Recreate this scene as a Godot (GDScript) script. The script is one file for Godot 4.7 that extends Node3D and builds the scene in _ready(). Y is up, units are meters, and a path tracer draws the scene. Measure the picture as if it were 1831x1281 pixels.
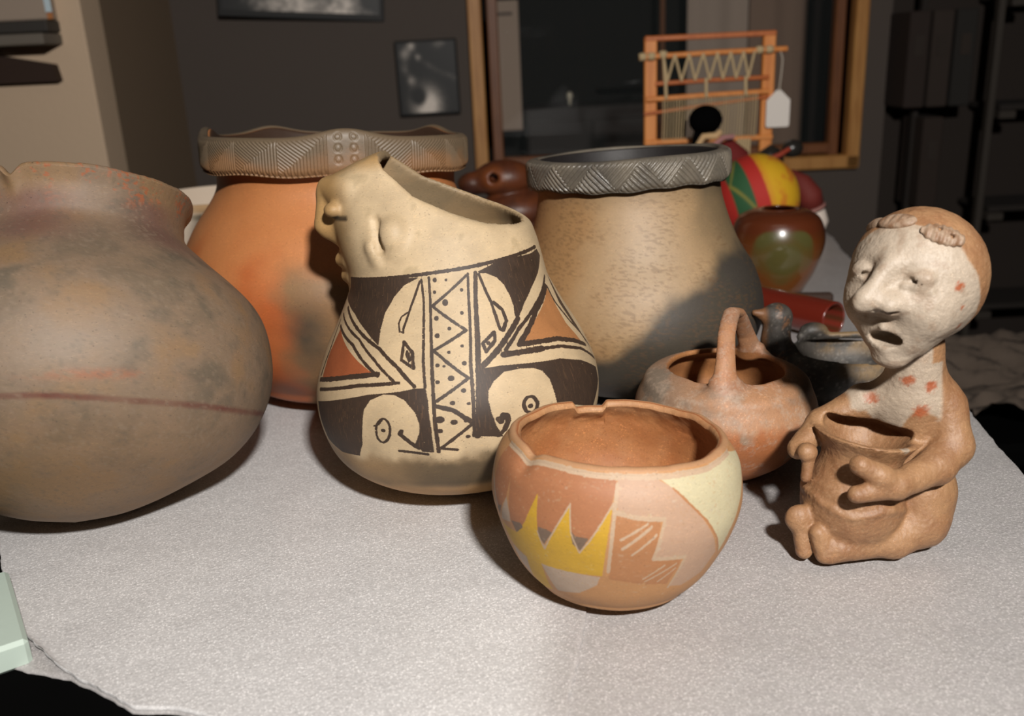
extends Node3D
# Pottery on a foam-covered table in a dark room, lit by one flash beside the camera.

const TOP := 0.76
var clay_noise := FastNoiseLite.new()
var patch_noise := FastNoiseLite.new()
var fine_noise := FastNoiseLite.new()
var rng := RandomNumberGenerator.new()
var M := {}


func _ready() -> void:
	var cam := Camera3D.new()
	cam.name = "camera"
	cam.position = Vector3(0, 1.16, 0)
	cam.rotation_degrees = Vector3(-18.4, 0, -2.7)
	var lens := CameraAttributesPhysical.new()
	lens.frustum_focal_length = 12.0 / (640.5 / 1650.0)
	lens.exposure_aperture = 5.2
	lens.frustum_focus_distance = 0.80
	cam.attributes = lens
	cam.fov = rad_to_deg(2.0 * atan(640.5 / 1650.0))
	add_child(cam)
	cam.current = true

	var env := Environment.new()
	env.background_mode = Environment.BG_COLOR
	env.background_color = Color(0, 0, 0)
	env.tonemap_mode = Environment.TONE_MAPPER_LINEAR
	env.tonemap_exposure = 1.0
	env.sdfgi_enabled = true
	env.ssao_enabled = true
	env.ssil_enabled = true
	var we := WorldEnvironment.new()
	we.name = "environment"
	we.environment = env
	add_child(we)

	var flash := AreaLight3D.new()
	flash.name = "camera_flash"
	flash.area_size = Vector2(0.10, 0.07)
	flash.light_energy = 4.4
	flash.light_color = Color(1.0, 0.98, 0.955)
	flash.area_range = 9.0
	flash.area_attenuation = 2.0
	flash.shadow_enabled = true
	add_child(flash)
	flash.look_at_from_position(Vector3(0.28, 1.80, 0.50), Vector3(0.1, 0.86, -1.2))

	var bounce := AreaLight3D.new()  # weak warm fill from overhead, standing in for bounced light
	bounce.name = "unseen_fill_light"
	bounce.area_size = Vector2(1.1, 0.25)
	bounce.light_energy = 0.05
	bounce.light_color = Color(1.0, 0.9, 0.78)
	bounce.area_range = 9.0
	bounce.area_attenuation = 2.0
	bounce.shadow_enabled = true
	add_child(bounce)
	bounce.look_at_from_position(Vector3(0.2, 2.66, -0.4), Vector3(0.2, 0.0, -0.4), Vector3(0, 0, -1))

	seeds()
	materials()
	room()
	back_room()
	wall_things()
	table_and_foam()
	olla()
	orange_jar()
	banded_pot()
	effigy_jar()
	painted_bowl()
	basket_pot()
	figurine()
	bird_vessel()
	far_things()


# ------------------------------------------------------------------ helpers

func seeds() -> void:
	rng.seed = 7
	clay_noise.seed = 3
	clay_noise.frequency = 14.0
	clay_noise.fractal_octaves = 4
	patch_noise.seed = 11
	patch_noise.frequency = 5.0
	patch_noise.fractal_octaves = 3
	fine_noise.seed = 5
	fine_noise.frequency = 120.0
	fine_noise.fractal_octaves = 2


func lin(r: float, g: float, b: float, k := 1.0) -> Color:
	var c := Color(r / 255.0, g / 255.0, b / 255.0).srgb_to_linear()
	return Color(c.r * k, c.g * k, c.b * k)


func tag(o: Node3D, label: String, category: String, group := "") -> void:
	o.set_meta("label", label)
	o.set_meta("category", category)
	if group:
		o.set_meta("group", group)


func thing(called: String, label: String, category: String, at: Vector3, group := "") -> Node3D:
	var o := Node3D.new()
	o.name = called
	add_child(o, true)
	o.position = at
	tag(o, label, category, group)
	return o


func put(called: String, mesh: Mesh, mat: Material, parent: Node, at := Vector3.ZERO, label := "") -> MeshInstance3D:
	var o := MeshInstance3D.new()
	o.name = called
	o.mesh = mesh
	o.material_override = mat
	o.position = at
	if label:
		o.set_meta("label", label)
	parent.add_child(o, true)
	return o


func setting(called: String, mesh: Mesh, mat: Material, at := Vector3.ZERO) -> MeshInstance3D:
	var o := put(called, mesh, mat, self, at)
	o.set_meta("kind", "structure")
	return o


func mat(col: Color, rough := 0.8, bump: Texture2D = null, depth := 0.03, scale := 8.0) -> StandardMaterial3D:
	var m := StandardMaterial3D.new()
	m.albedo_color = col
	m.roughness = rough
	if bump:
		m.uv1_triplanar = true
		m.uv1_scale = Vector3.ONE * scale
		m.heightmap_enabled = true
		m.heightmap_texture = bump
		m.heightmap_scale = depth
	return m


func noise_tex(freq: float, octaves: int, kind: int, seed_: int, ramp: Gradient = null, size := 512) -> NoiseTexture2D:
	var n := FastNoiseLite.new()
	n.noise_type = kind
	n.frequency = freq
	n.fractal_octaves = octaves
	n.seed = seed_
	var t := NoiseTexture2D.new()
	t.width = size
	t.height = size
	t.seamless = true
	t.noise = n
	if ramp:
		t.color_ramp = ramp
	return t


func ramp2(a: Color, b: Color, p := 0.0, q := 1.0) -> Gradient:
	var g := Gradient.new()
	g.offsets = PackedFloat32Array([p, q])
	g.colors = PackedColorArray([a, b])
	return g


func poly(im: Image, p: Array, col: Color) -> void:
	var n := p.size() / 2
	var y0 := 99999
	var y1 := -1
	for i in n:
		y0 = mini(y0, int(p[i * 2 + 1]))
		y1 = maxi(y1, int(p[i * 2 + 1]))
	for y in range(maxi(y0, 0), mini(y1, im.get_height() - 1) + 1):
		var xs := []
		for i in n:
			var j := (i + 1) % n
			var ya: float = p[i * 2 + 1]
			var yb: float = p[j * 2 + 1]
			if (ya <= y) != (yb <= y):
				var xa: float = p[i * 2]
				var xb: float = p[j * 2]
				xs.append(xa + (y - ya) / (yb - ya) * (xb - xa) + 1.6 * fine_noise.get_noise_2d(y * 0.004, i * 3.0))
		xs.sort()
		for k in range(0, xs.size() - 1, 2):
			var a := int(round(xs[k]))
			var w := int(round(xs[k + 1])) - a
			if w > 0:
				im.fill_rect(Rect2i(a, y, w, 1), col)


func blot(im: Image, x: float, y: float, r: float, col: Color) -> void:
	for dy in range(-int(r), int(r) + 1):
		var w := sqrt(maxf(r * r - dy * dy, 0.0))
		im.fill_rect(Rect2i(int(round(x - w)), int(y) + dy, int(round(2 * w)) + 1, 1), col)


func stroke(im: Image, p: Array, w: float, col: Color) -> void:
	for i in p.size() / 2 - 1:
		var a := Vector2(p[i * 2], p[i * 2 + 1])
		var b := Vector2(p[i * 2 + 2], p[i * 2 + 3])
		var n := int(a.distance_to(b) / 1.5) + 1
		for k in n + 1:
			var q := a.lerp(b, float(k) / n)
			blot(im, q.x, q.y, w * 0.5 * (1.0 + 0.25 * fine_noise.get_noise_2d(q.x * 0.0004, q.y * 0.0004)), col)


func curve(ctrl: Array, t: float) -> Vector2:
	var n := ctrl.size()
	var s := clampf(t, 0, 1) * (n - 1)
	var i := mini(int(s), n - 2)
	return ctrl[i].cubic_interpolate(ctrl[i + 1], ctrl[maxi(i - 1, 0)], ctrl[mini(i + 2, n - 1)], s - i)


func pairs(r: Array, h: Array) -> Array:
	var o := []
	for i in r.size():
		o.append(Vector2(r[i], h[i]))
	return o


# A grid of points (rows x cols, the last column repeats the first when closed) with smooth normals.
func grid(pos: PackedVector3Array, rows: int, cols: int, closed: bool, colors := PackedColorArray(), uvs := PackedVector2Array(), from_row := 0, to_row := -1) -> ArrayMesh:
	if to_row < 0:
		to_row = rows - 1
	var n := PackedVector3Array()
	n.resize(pos.size())
	for r in range(from_row, to_row + 1):
		var ra := maxi(r - 1, 0) * cols
		var rb := mini(r + 1, rows - 1) * cols
		for c in cols:
			var ca := c - 1
			var cb := c + 1
			if closed:
				if c == 0:
					ca = cols - 2
				elif c == cols - 1:
					cb = 1
			else:
				ca = maxi(ca, 0)
				cb = mini(cb, cols - 1)
			n[r * cols + c] = (pos[rb + c] - pos[ra + c]).cross(pos[r * cols + cb] - pos[r * cols + ca]).normalized()
	var a := []
	a.resize(Mesh.ARRAY_MAX)
	var f := from_row * cols
	var e := (to_row + 1) * cols
	a[Mesh.ARRAY_VERTEX] = pos.slice(f, e)
	a[Mesh.ARRAY_NORMAL] = n.slice(f, e)
	if colors.size():
		a[Mesh.ARRAY_COLOR] = colors.slice(f, e)
	if uvs.size():
		a[Mesh.ARRAY_TEX_UV] = uvs.slice(f, e)
	var idx := PackedInt32Array()
	idx.resize((to_row - from_row) * (cols - 1) * 6)
	var k := 0
	for r in to_row - from_row:
		for c in cols - 1:
			var i := r * cols + c
			idx[k] = i
			idx[k + 1] = i + 1
			idx[k + 2] = i + cols
			idx[k + 3] = i + 1
			idx[k + 4] = i + cols + 1
			idx[k + 5] = i + cols
			k += 6
	a[Mesh.ARRAY_INDEX] = idx
	var m := ArrayMesh.new()
	m.add_surface_from_arrays(Mesh.PRIMITIVE_TRIANGLES, a)
	return m


# A vessel turned from a profile (bottom to rim), with a wall, a round lip and an inside.
# shape(th, h, inner) gives (extra radius, extra height); paint(p, th, h, inner) gives the colour.
func vessel(ctrl: Array, cols: int, rows: int, wall: float, shape: Callable, paint: Callable, uv = null) -> Dictionary:
	var pts := []
	for i in rows:
		pts.append([curve(ctrl, float(i) / (rows - 1)), false])
	var last: Vector2 = pts[rows - 1][0]
	for i in range(1, 6):
		var an := PI * i / 6.0
		pts.append([last + Vector2(-wall * 0.5 + cos(an) * wall * 0.5, sin(an) * wall * 0.5), i > 3])
	var inner := rows / 2
	for i in inner:
		var t := 1.0 - float(i) / (inner - 1)
		var q := curve(ctrl, t)
		pts.append([Vector2(maxf(q.x - wall, 0.001), maxf(q.y, wall)), true])
	pts[0][0].x = 0.0006
	pts.append([Vector2(0.0006, wall), true])
	var nr := pts.size()
	var nc := cols + 1
	var pos := PackedVector3Array()
	var col := PackedColorArray()
	var uvs := PackedVector2Array()
	pos.resize(nr * nc)
	col.resize(nr * nc)
	if uv != null:
		uvs.resize(nr * nc)
	for r in nr:
		var q: Vector2 = pts[r][0]
		var ins: bool = pts[r][1]
		for c in nc:
			var th := (float(c) / cols - 0.5) * TAU
			var d: Vector2 = shape.call(th, q.y, ins)
			var rr := maxf(q.x + d.x, 0.0004)
			var p := Vector3(rr * sin(th), q.y + d.y, rr * cos(th))
			pos[r * nc + c] = p
			col[r * nc + c] = paint.call(p, th, q.y, ins)
			if uv != null:
				uvs[r * nc + c] = uv.call(float(c) / cols, q)
	return {"pos": pos, "col": col, "uv": uvs, "rows": nr, "cols": nc, "outer": rows}


func tube(path: Array, radii: Array, sides := 12, caps := true) -> ArrayMesh:
	var pos := PackedVector3Array()
	var n := path.size()
	var up := Vector3.UP
	var rows := 0
	var seq := []
	if caps:
		seq.append([path[0], 0.0002, 0])
	for i in n:
		seq.append([path[i], radii[mini(i, radii.size() - 1)], i])
	if caps:
		seq.append([path[n - 1], 0.0002, n - 1])
	for s in seq:
		var i: int = s[2]
		var d: Vector3 = (path[mini(i + 1, n - 1)] - path[maxi(i - 1, 0)]).normalized()
		if absf(d.dot(up)) > 0.95:
			up = Vector3.RIGHT if absf(d.x) < 0.9 else Vector3.BACK
		var x := up.cross(d).normalized()
		var y := d.cross(x)
		for k in sides + 1:
			var an := TAU * k / sides
			pos.append(s[0] + (x * cos(an) + y * sin(an)) * s[1])
		rows += 1
	return grid(pos, rows, sides + 1, true)


func box(size: Vector3, bevel := 0.002) -> ArrayMesh:
	var st := SurfaceTool.new()
	st.begin(Mesh.PRIMITIVE_TRIANGLES)
	st.set_smooth_group(-1)
	var h := size * 0.5
	var b := minf(bevel, minf(h.x, minf(h.y, h.z)) * 0.6)
	var corner := func(s: Vector3, axis: int) -> Vector3:
		var v := s * (h - Vector3.ONE * b)
		v[axis] = s[axis] * h[axis]
		return v
	var face := func(pts: Array) -> void:
		var mid := Vector3.ZERO
		for p in pts:
			mid += p
		mid /= pts.size()
		var nn: Vector3 = (pts[1] - pts[0]).cross(pts[2] - pts[0])
		if nn.dot(mid) > 0:
			pts.reverse()
		for i in range(1, pts.size() - 1):
			for p in [pts[0], pts[i], pts[i + 1]]:
				st.add_vertex(p)
	for ax in 3:
		var u := (ax + 1) % 3
		var v := (ax + 2) % 3
		for sg in [-1.0, 1.0]:
			var q := []
			for uv in [[-1, -1], [1, -1], [1, 1], [-1, 1]]:
				var s := Vector3.ZERO
				s[ax] = sg
				s[u] = uv[0]
				s[v] = uv[1]
				q.append(corner.call(s, ax))
			face.call(q)
		for su in [-1.0, 1.0]:
			for sv in [-1.0, 1.0]:
				var a := Vector3.ZERO
				a[ax] = -1
				a[u] = su
				a[v] = sv
				var e := a
				e[ax] = 1
				face.call([corner.call(a, u), corner.call(e, u), corner.call(e, v), corner.call(a, v)])
	for i in 8:
		var s := Vector3(1 if i & 1 else -1, 1 if i & 2 else -1, 1 if i & 4 else -1)
		face.call([corner.call(s, 0), corner.call(s, 1), corner.call(s, 2)])
	st.generate_normals()
	return st.commit()


func cap(p: Vector3, a: Vector3, b: Vector3, ra: float, rb: float) -> float:
	var ba := b - a
	var h := clampf((p - a).dot(ba) / ba.length_squared(), 0.0, 1.0)
	return (p - a - ba * h).length() - lerpf(ra, rb, h)


func egg(p: Vector3, c: Vector3, r: Vector3) -> float:
	var q := (p - c) / r
	var k := q.length()
	return (k - 1.0) * minf(r.x, minf(r.y, r.z)) if k < 0.3 else k * (k - 1.0) / (q / r).length()


func smin(a: float, b: float, k: float) -> float:
	var h := maxf(k - absf(a - b), 0.0) / k
	return minf(a, b) - h * h * k * 0.25


func smax(a: float, b: float, k: float) -> float:
	return -smin(-a, -b, k)


# Surface nets over f (negative inside). sort(p) names the part each triangle goes to; returns {part: ArrayMesh}.
func nets(f: Callable, lo: Vector3, hi: Vector3, c: float, paint: Callable, sort = null, uv = null) -> Dictionary:
	var B := 6
	var bx := int(ceil((hi.x - lo.x) / c / B)) + 1
	var by := int(ceil((hi.y - lo.y) / c / B)) + 1
	var bz := int(ceil((hi.z - lo.z) / c / B)) + 1
	var nx := bx * B
	var ny := by * B
	var nz := bz * B
	var val := PackedFloat32Array()
	val.resize(nx * ny * nz)
	val.fill(1.0)
	var live := []
	var reach := B * c * 0.5 * 1.7321 * 1.5 + c
	for k in bz:
		for j in by:
			for i in bx:
				var mid := lo + Vector3(i * B + (B - 1) * 0.5, j * B + (B - 1) * 0.5, k * B + (B - 1) * 0.5) * c
				var d: float = f.call(mid)
				if absf(d) < reach:
					live.append(Vector3i(i, j, k))
					for z in range(k * B, k * B + B):
						for y in range(j * B, j * B + B):
							var o := (z * ny + y) * nx
							for x in range(i * B, i * B + B):
								val[o + x] = f.call(lo + Vector3(x, y, z) * c)
				elif d < 0:
					for z in range(k * B, k * B + B):
						for y in range(j * B, j * B + B):
							var o := (z * ny + y) * nx
							for x in range(i * B, i * B + B):
								val[o + x] = -1.0
	var sy := nx
	var sz := nx * ny
	var id := PackedInt32Array()
	id.resize(nx * ny * nz)
	id.fill(-1)
	var pos := PackedVector3Array()
	var nor := PackedVector3Array()
	var cells := PackedInt32Array()
	for b in live:
		for z in range(b.z * B, mini(b.z * B + B, nz - 1)):
			for y in range(b.y * B, mini(b.y * B + B, ny - 1)):
				for x in range(b.x * B, mini(b.x * B + B, nx - 1)):
					var o := z * sz + y * sy + x
					var v0 := val[o]
					var v1 := val[o + 1]
					var v2 := val[o + sy]
					var v3 := val[o + sy + 1]
					var v4 := val[o + sz]
					var v5 := val[o + sz + 1]
					var v6 := val[o + sz + sy]
					var v7 := val[o + sz + sy + 1]
					var m := int(v0 < 0) + int(v1 < 0) + int(v2 < 0) + int(v3 < 0) + int(v4 < 0) + int(v5 < 0) + int(v6 < 0) + int(v7 < 0)
					if m == 0 or m == 8:
						continue
					var s := Vector3.ZERO
					var n := 0
					if (v0 < 0) != (v1 < 0): s += Vector3(v0 / (v0 - v1), 0, 0); n += 1
					if (v2 < 0) != (v3 < 0): s += Vector3(v2 / (v2 - v3), 1, 0); n += 1
					if (v4 < 0) != (v5 < 0): s += Vector3(v4 / (v4 - v5), 0, 1); n += 1
					if (v6 < 0) != (v7 < 0): s += Vector3(v6 / (v6 - v7), 1, 1); n += 1
					if (v0 < 0) != (v2 < 0): s += Vector3(0, v0 / (v0 - v2), 0); n += 1
					if (v1 < 0) != (v3 < 0): s += Vector3(1, v1 / (v1 - v3), 0); n += 1
					if (v4 < 0) != (v6 < 0): s += Vector3(0, v4 / (v4 - v6), 1); n += 1
					if (v5 < 0) != (v7 < 0): s += Vector3(1, v5 / (v5 - v7), 1); n += 1
					if (v0 < 0) != (v4 < 0): s += Vector3(0, 0, v0 / (v0 - v4)); n += 1
					if (v1 < 0) != (v5 < 0): s += Vector3(1, 0, v1 / (v1 - v5)); n += 1
					if (v2 < 0) != (v6 < 0): s += Vector3(0, 1, v2 / (v2 - v6)); n += 1
					if (v3 < 0) != (v7 < 0): s += Vector3(1, 1, v3 / (v3 - v7)); n += 1
					id[o] = pos.size()
					pos.append(lo + (Vector3(x, y, z) + s / n) * c)
					var g := Vector3(v1 - v0 + v3 - v2 + v5 - v4 + v7 - v6, v2 - v0 + v3 - v1 + v6 - v4 + v7 - v5, v4 - v0 + v5 - v1 + v6 - v2 + v7 - v3)
					nor.append(g.normalized())
					cells.append(o)
	var quads := PackedInt32Array()
	for o in cells:
		var a := val[o] < 0
		if o >= sz + sy and o < val.size() - sz:
			if a != (val[o + 1] < 0):
				add_quad(quads, id[o], id[o - sy], id[o - sy - sz], id[o - sz], a)
			if o >= sz + 1 and a != (val[o + sy] < 0):
				add_quad(quads, id[o], id[o - sz], id[o - sz - 1], id[o - 1], a)
			if a != (val[o + sz] < 0):
				add_quad(quads, id[o], id[o - 1], id[o - 1 - sy], id[o - sy], a)
	# a second, smoother set of normals: one Laplacian pass over neighbours on each quad
	var acc := nor.duplicate()
	for q in range(0, quads.size(), 3):
		var s := nor[quads[q]] + nor[quads[q + 1]] + nor[quads[q + 2]]
		acc[quads[q]] += s * 0.25
		acc[quads[q + 1]] += s * 0.25
		acc[quads[q + 2]] += s * 0.25
	var tint := PackedColorArray()
	tint.resize(pos.size())
	for i in pos.size():
		acc[i] = acc[i].normalized()
		tint[i] = paint.call(pos[i], acc[i])
	var sets := {}
	for q in range(0, quads.size(), 3):
		var mid := (pos[quads[q]] + pos[quads[q + 1]] + pos[quads[q + 2]]) / 3.0
		var key: String = sort.call(mid) if sort != null else "all"
		if not sets.has(key):
			sets[key] = [PackedVector3Array(), PackedVector3Array(), PackedColorArray(), PackedVector2Array(), PackedInt32Array(), {}]
		var st: Array = sets[key]
		var us := [Vector2.ZERO, Vector2.ZERO, Vector2.ZERO]
		if uv != null:
			for e in 3:
				us[e] = uv.call(pos[quads[q + e]])
			if maxf(us[0].x, maxf(us[1].x, us[2].x)) - minf(us[0].x, minf(us[1].x, us[2].x)) > 0.5:
				for e in 3:
					if us[e].x < 0.5:
						us[e].x += 1.0
		for e in 3:
			var v := quads[q + e]
			var slot: Variant = Vector2i(v, int(us[e].x > 1.0))
			if not st[5].has(slot):
				st[5][slot] = st[0].size()
				st[0].append(pos[v])
				st[1].append(acc[v])
				st[2].append(tint[v])
				st[3].append(us[e])
			st[4].append(st[5][slot])
	var out := {}
	for key in sets:
		var st: Array = sets[key]
		var a := []
		a.resize(Mesh.ARRAY_MAX)
		a[Mesh.ARRAY_VERTEX] = st[0]
		a[Mesh.ARRAY_NORMAL] = st[1]
		a[Mesh.ARRAY_COLOR] = st[2]
		if uv != null:
			a[Mesh.ARRAY_TEX_UV] = st[3]
		a[Mesh.ARRAY_INDEX] = st[4]
		var m := ArrayMesh.new()
		m.add_surface_from_arrays(Mesh.PRIMITIVE_TRIANGLES, a)
		out[key] = m
	return out


func add_quad(q: PackedInt32Array, a: int, b: int, c: int, d: int, flip: bool) -> void:
	if mini(mini(a, b), mini(c, d)) < 0:
		return
	if flip:
		q.append_array(PackedInt32Array([a, c, b, a, d, c]))
	else:
		q.append_array(PackedInt32Array([a, b, c, a, c, d]))


# ------------------------------------------------------------------ materials

func materials() -> void:
	var grain := noise_tex(0.035, 4, FastNoiseLite.TYPE_SIMPLEX, 21)
	var pits := noise_tex(0.02, 3, FastNoiseLite.TYPE_PERLIN, 8)
	var beads := noise_tex(0.055, 1, FastNoiseLite.TYPE_CELLULAR, 4)
	M.grain = grain
	M.beads = beads
	M.scuffs = scuff_texture(0.80, 42)
	M.speckle = speckle_texture()
	for k in [["olla", 0.62, 0.018], ["jar", 0.55, 0.01], ["band", 0.5, 0.012], ["pot", 0.56, 0.008], ["basket", 0.6, 0.02], ["figure", 0.58, 0.05], ["bird", 0.55, 0.025], ["bear", 0.45, 0.03]]:
		var m := mat(Color.WHITE, k[1], grain, k[2], 5.0)
		m.vertex_color_use_as_albedo = true
		m.albedo_texture = M.scuffs
		M[k[0]] = m
	M.band2 = mat(Color.WHITE, 0.36, grain, 0.02, 6.0)
	M.band2.vertex_color_use_as_albedo = true
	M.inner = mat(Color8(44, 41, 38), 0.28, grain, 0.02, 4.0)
	for k in ["basket", "figure", "bird"]:
		M[k].albedo_texture = M.speckle
	M.figure.metallic_specular = 0.55
	M.figure.uv1_scale = Vector3.ONE * 9.0
	M.bird.uv1_scale = Vector3.ONE * 9.0
	M.gloss = mat(Color.WHITE, 0.3)
	M.gloss.vertex_color_use_as_albedo = true
	M.gloss.clearcoat_enabled = true
	M.gloss.clearcoat = 1.0
	M.gloss.clearcoat_roughness = 0.12
	M.matte = mat(Color.WHITE, 0.75, grain, 0.02, 10.0)
	M.matte.vertex_color_use_as_albedo = true

	var foam := mat(Color.WHITE, 0.42, beads, 0.022, 12.0)
	foam.vertex_color_use_as_albedo = true
	foam.metallic_specular = 0.62
	foam.uv1_world_triplanar = true
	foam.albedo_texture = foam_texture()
	M.foam = foam

	var wall_grain := noise_tex(0.05, 3, FastNoiseLite.TYPE_PERLIN, 31)
	M.grey_wall = mat(Color8(88, 79, 73), 0.9, wall_grain, 0.05, 3.0)
	M.beige_wall = mat(Color8(212, 186, 158), 0.9, wall_grain, 0.05, 3.0)
	M.dark_wall = mat(Color8(60, 55, 50), 0.9, wall_grain, 0.05, 3.0)
	M.floor = mat(Color8(38, 32, 28), 0.8, wall_grain, 0.05, 3.0)
	M.ceiling = mat(Color8(70, 66, 62), 0.9, wall_grain, 0.05, 3.0)
	M.black = mat(Color8(8, 8, 8), 0.95)
	M.black.metallic_specular = 0.04
	M.wood = wood(Color8(182, 126, 66), Color8(202, 146, 82))
	M.dark_wood = wood(Color8(112, 66, 34), Color8(128, 78, 42))
	M.loom_wood = wood(Color8(208, 126, 60), Color8(228, 148, 78))
	M.loom_dark = wood(Color8(176, 92, 42), Color8(196, 110, 54))
	M.umber = mat(Color8(52, 34, 24), 0.8, grain, 0.02, 6.0)
	M.thread = mat(Color8(196, 172, 132), 0.9)
	M.cord = mat(Color8(190, 180, 166), 0.9)
	M.paper = mat(Color8(232, 224, 216), 0.85)
	var pane := StandardMaterial3D.new()
	pane.transparency = BaseMaterial3D.TRANSPARENCY_ALPHA
	pane.albedo_color = Color(0.9, 0.95, 0.95, 0.01)
	pane.roughness = 0.04
	pane.metallic_specular = 0.14
	M.pane = pane


func wood(a: Color, b: Color) -> StandardMaterial3D:
	var m := mat(Color.WHITE, 0.5)
	m.uv1_triplanar = true
	m.uv1_scale = Vector3(14, 1.2, 14)
	m.albedo_texture = noise_tex(0.02, 4, FastNoiseLite.TYPE_PERLIN, 17, ramp2(a, b, 0.3, 0.7), 256)
	return m


# Grit and mica showing in coarse clay.
func speckle_texture() -> ImageTexture:
	var im := Image.create(1024, 1024, false, Image.FORMAT_RGB8)
	im.fill(Color(0.78, 0.78, 0.78))
	var r := RandomNumberGenerator.new()
	r.seed = 23
	for i in 15000:
		var x := r.randf() * 1024.0
		var y := r.randf() * 1024.0
		var cloud := clampf(0.5 + 1.5 * clay_noise.get_noise_2d(x * 0.0008, y * 0.0008), 0.0, 1.0)
		var k := 0.78 + r.randf_range(-0.09, 0.04 + 0.14 * cloud)
		blot(im, x, y, r.randf_range(0.8, 3.4), Color(k, k * 0.99, k * 0.98))
	return ImageTexture.create_from_image(im)


# Mottled grey foam with its sparkle painted in as tiny white dots.
func foam_texture() -> ImageTexture:
	var im := Image.create(1024, 1024, false, Image.FORMAT_RGB8)
	im.fill(Color(0.83, 0.83, 0.83))
	var r := RandomNumberGenerator.new()
	r.seed = 19
	for i in 3000:
		var k := r.randf_range(0.77, 0.90)
		blot(im, r.randf() * 1024.0, r.randf() * 1024.0, r.randf_range(3.0, 14.0), Color(k, k, k))
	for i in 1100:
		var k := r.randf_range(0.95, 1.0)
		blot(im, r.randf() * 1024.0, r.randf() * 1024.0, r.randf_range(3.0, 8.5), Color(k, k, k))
	return ImageTexture.create_from_image(im)


# Light scratches, pits and rubbed spots on a mid-grey ground: the wear that every old pot here shares.
func scuff_texture(level: float, seed_: int) -> ImageTexture:
	var im := Image.create(1024, 1024, false, Image.FORMAT_RGB8)
	im.fill(Color(level, level, level))
	var r := RandomNumberGenerator.new()
	r.seed = seed_
	for i in 9000:
		var k := level * (1.0 + r.randf_range(-0.10, 0.10))
		im.fill_rect(Rect2i(r.randi() % 1024, r.randi() % 1024, 2 + r.randi() % 9, 1 + r.randi() % 3), Color(k, k, k))
	for i in 1700:
		var k := minf(1.0, level * (1.0 + r.randf_range(0.06, 0.28)))
		var x := r.randf() * 1024.0
		var y := r.randf() * 1024.0
		var dir := Vector2.from_angle(r.randf_range(-0.7, 0.7)) * r.randf_range(3.0, 22.0)
		for s in 12:
			im.fill_rect(Rect2i(int(x + dir.x * s / 12.0), int(y + dir.y * s / 12.0), 2, 1), Color(k, k * 0.97, k * 0.93))
	for i in 500:
		var k := level * r.randf_range(0.55, 0.8)
		blot(im, r.randf() * 1024.0, r.randf() * 1024.0, r.randf_range(0.6, 2.2), Color(k, k, k))
	return ImageTexture.create_from_image(im)


# ------------------------------------------------------------------ the room

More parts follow.
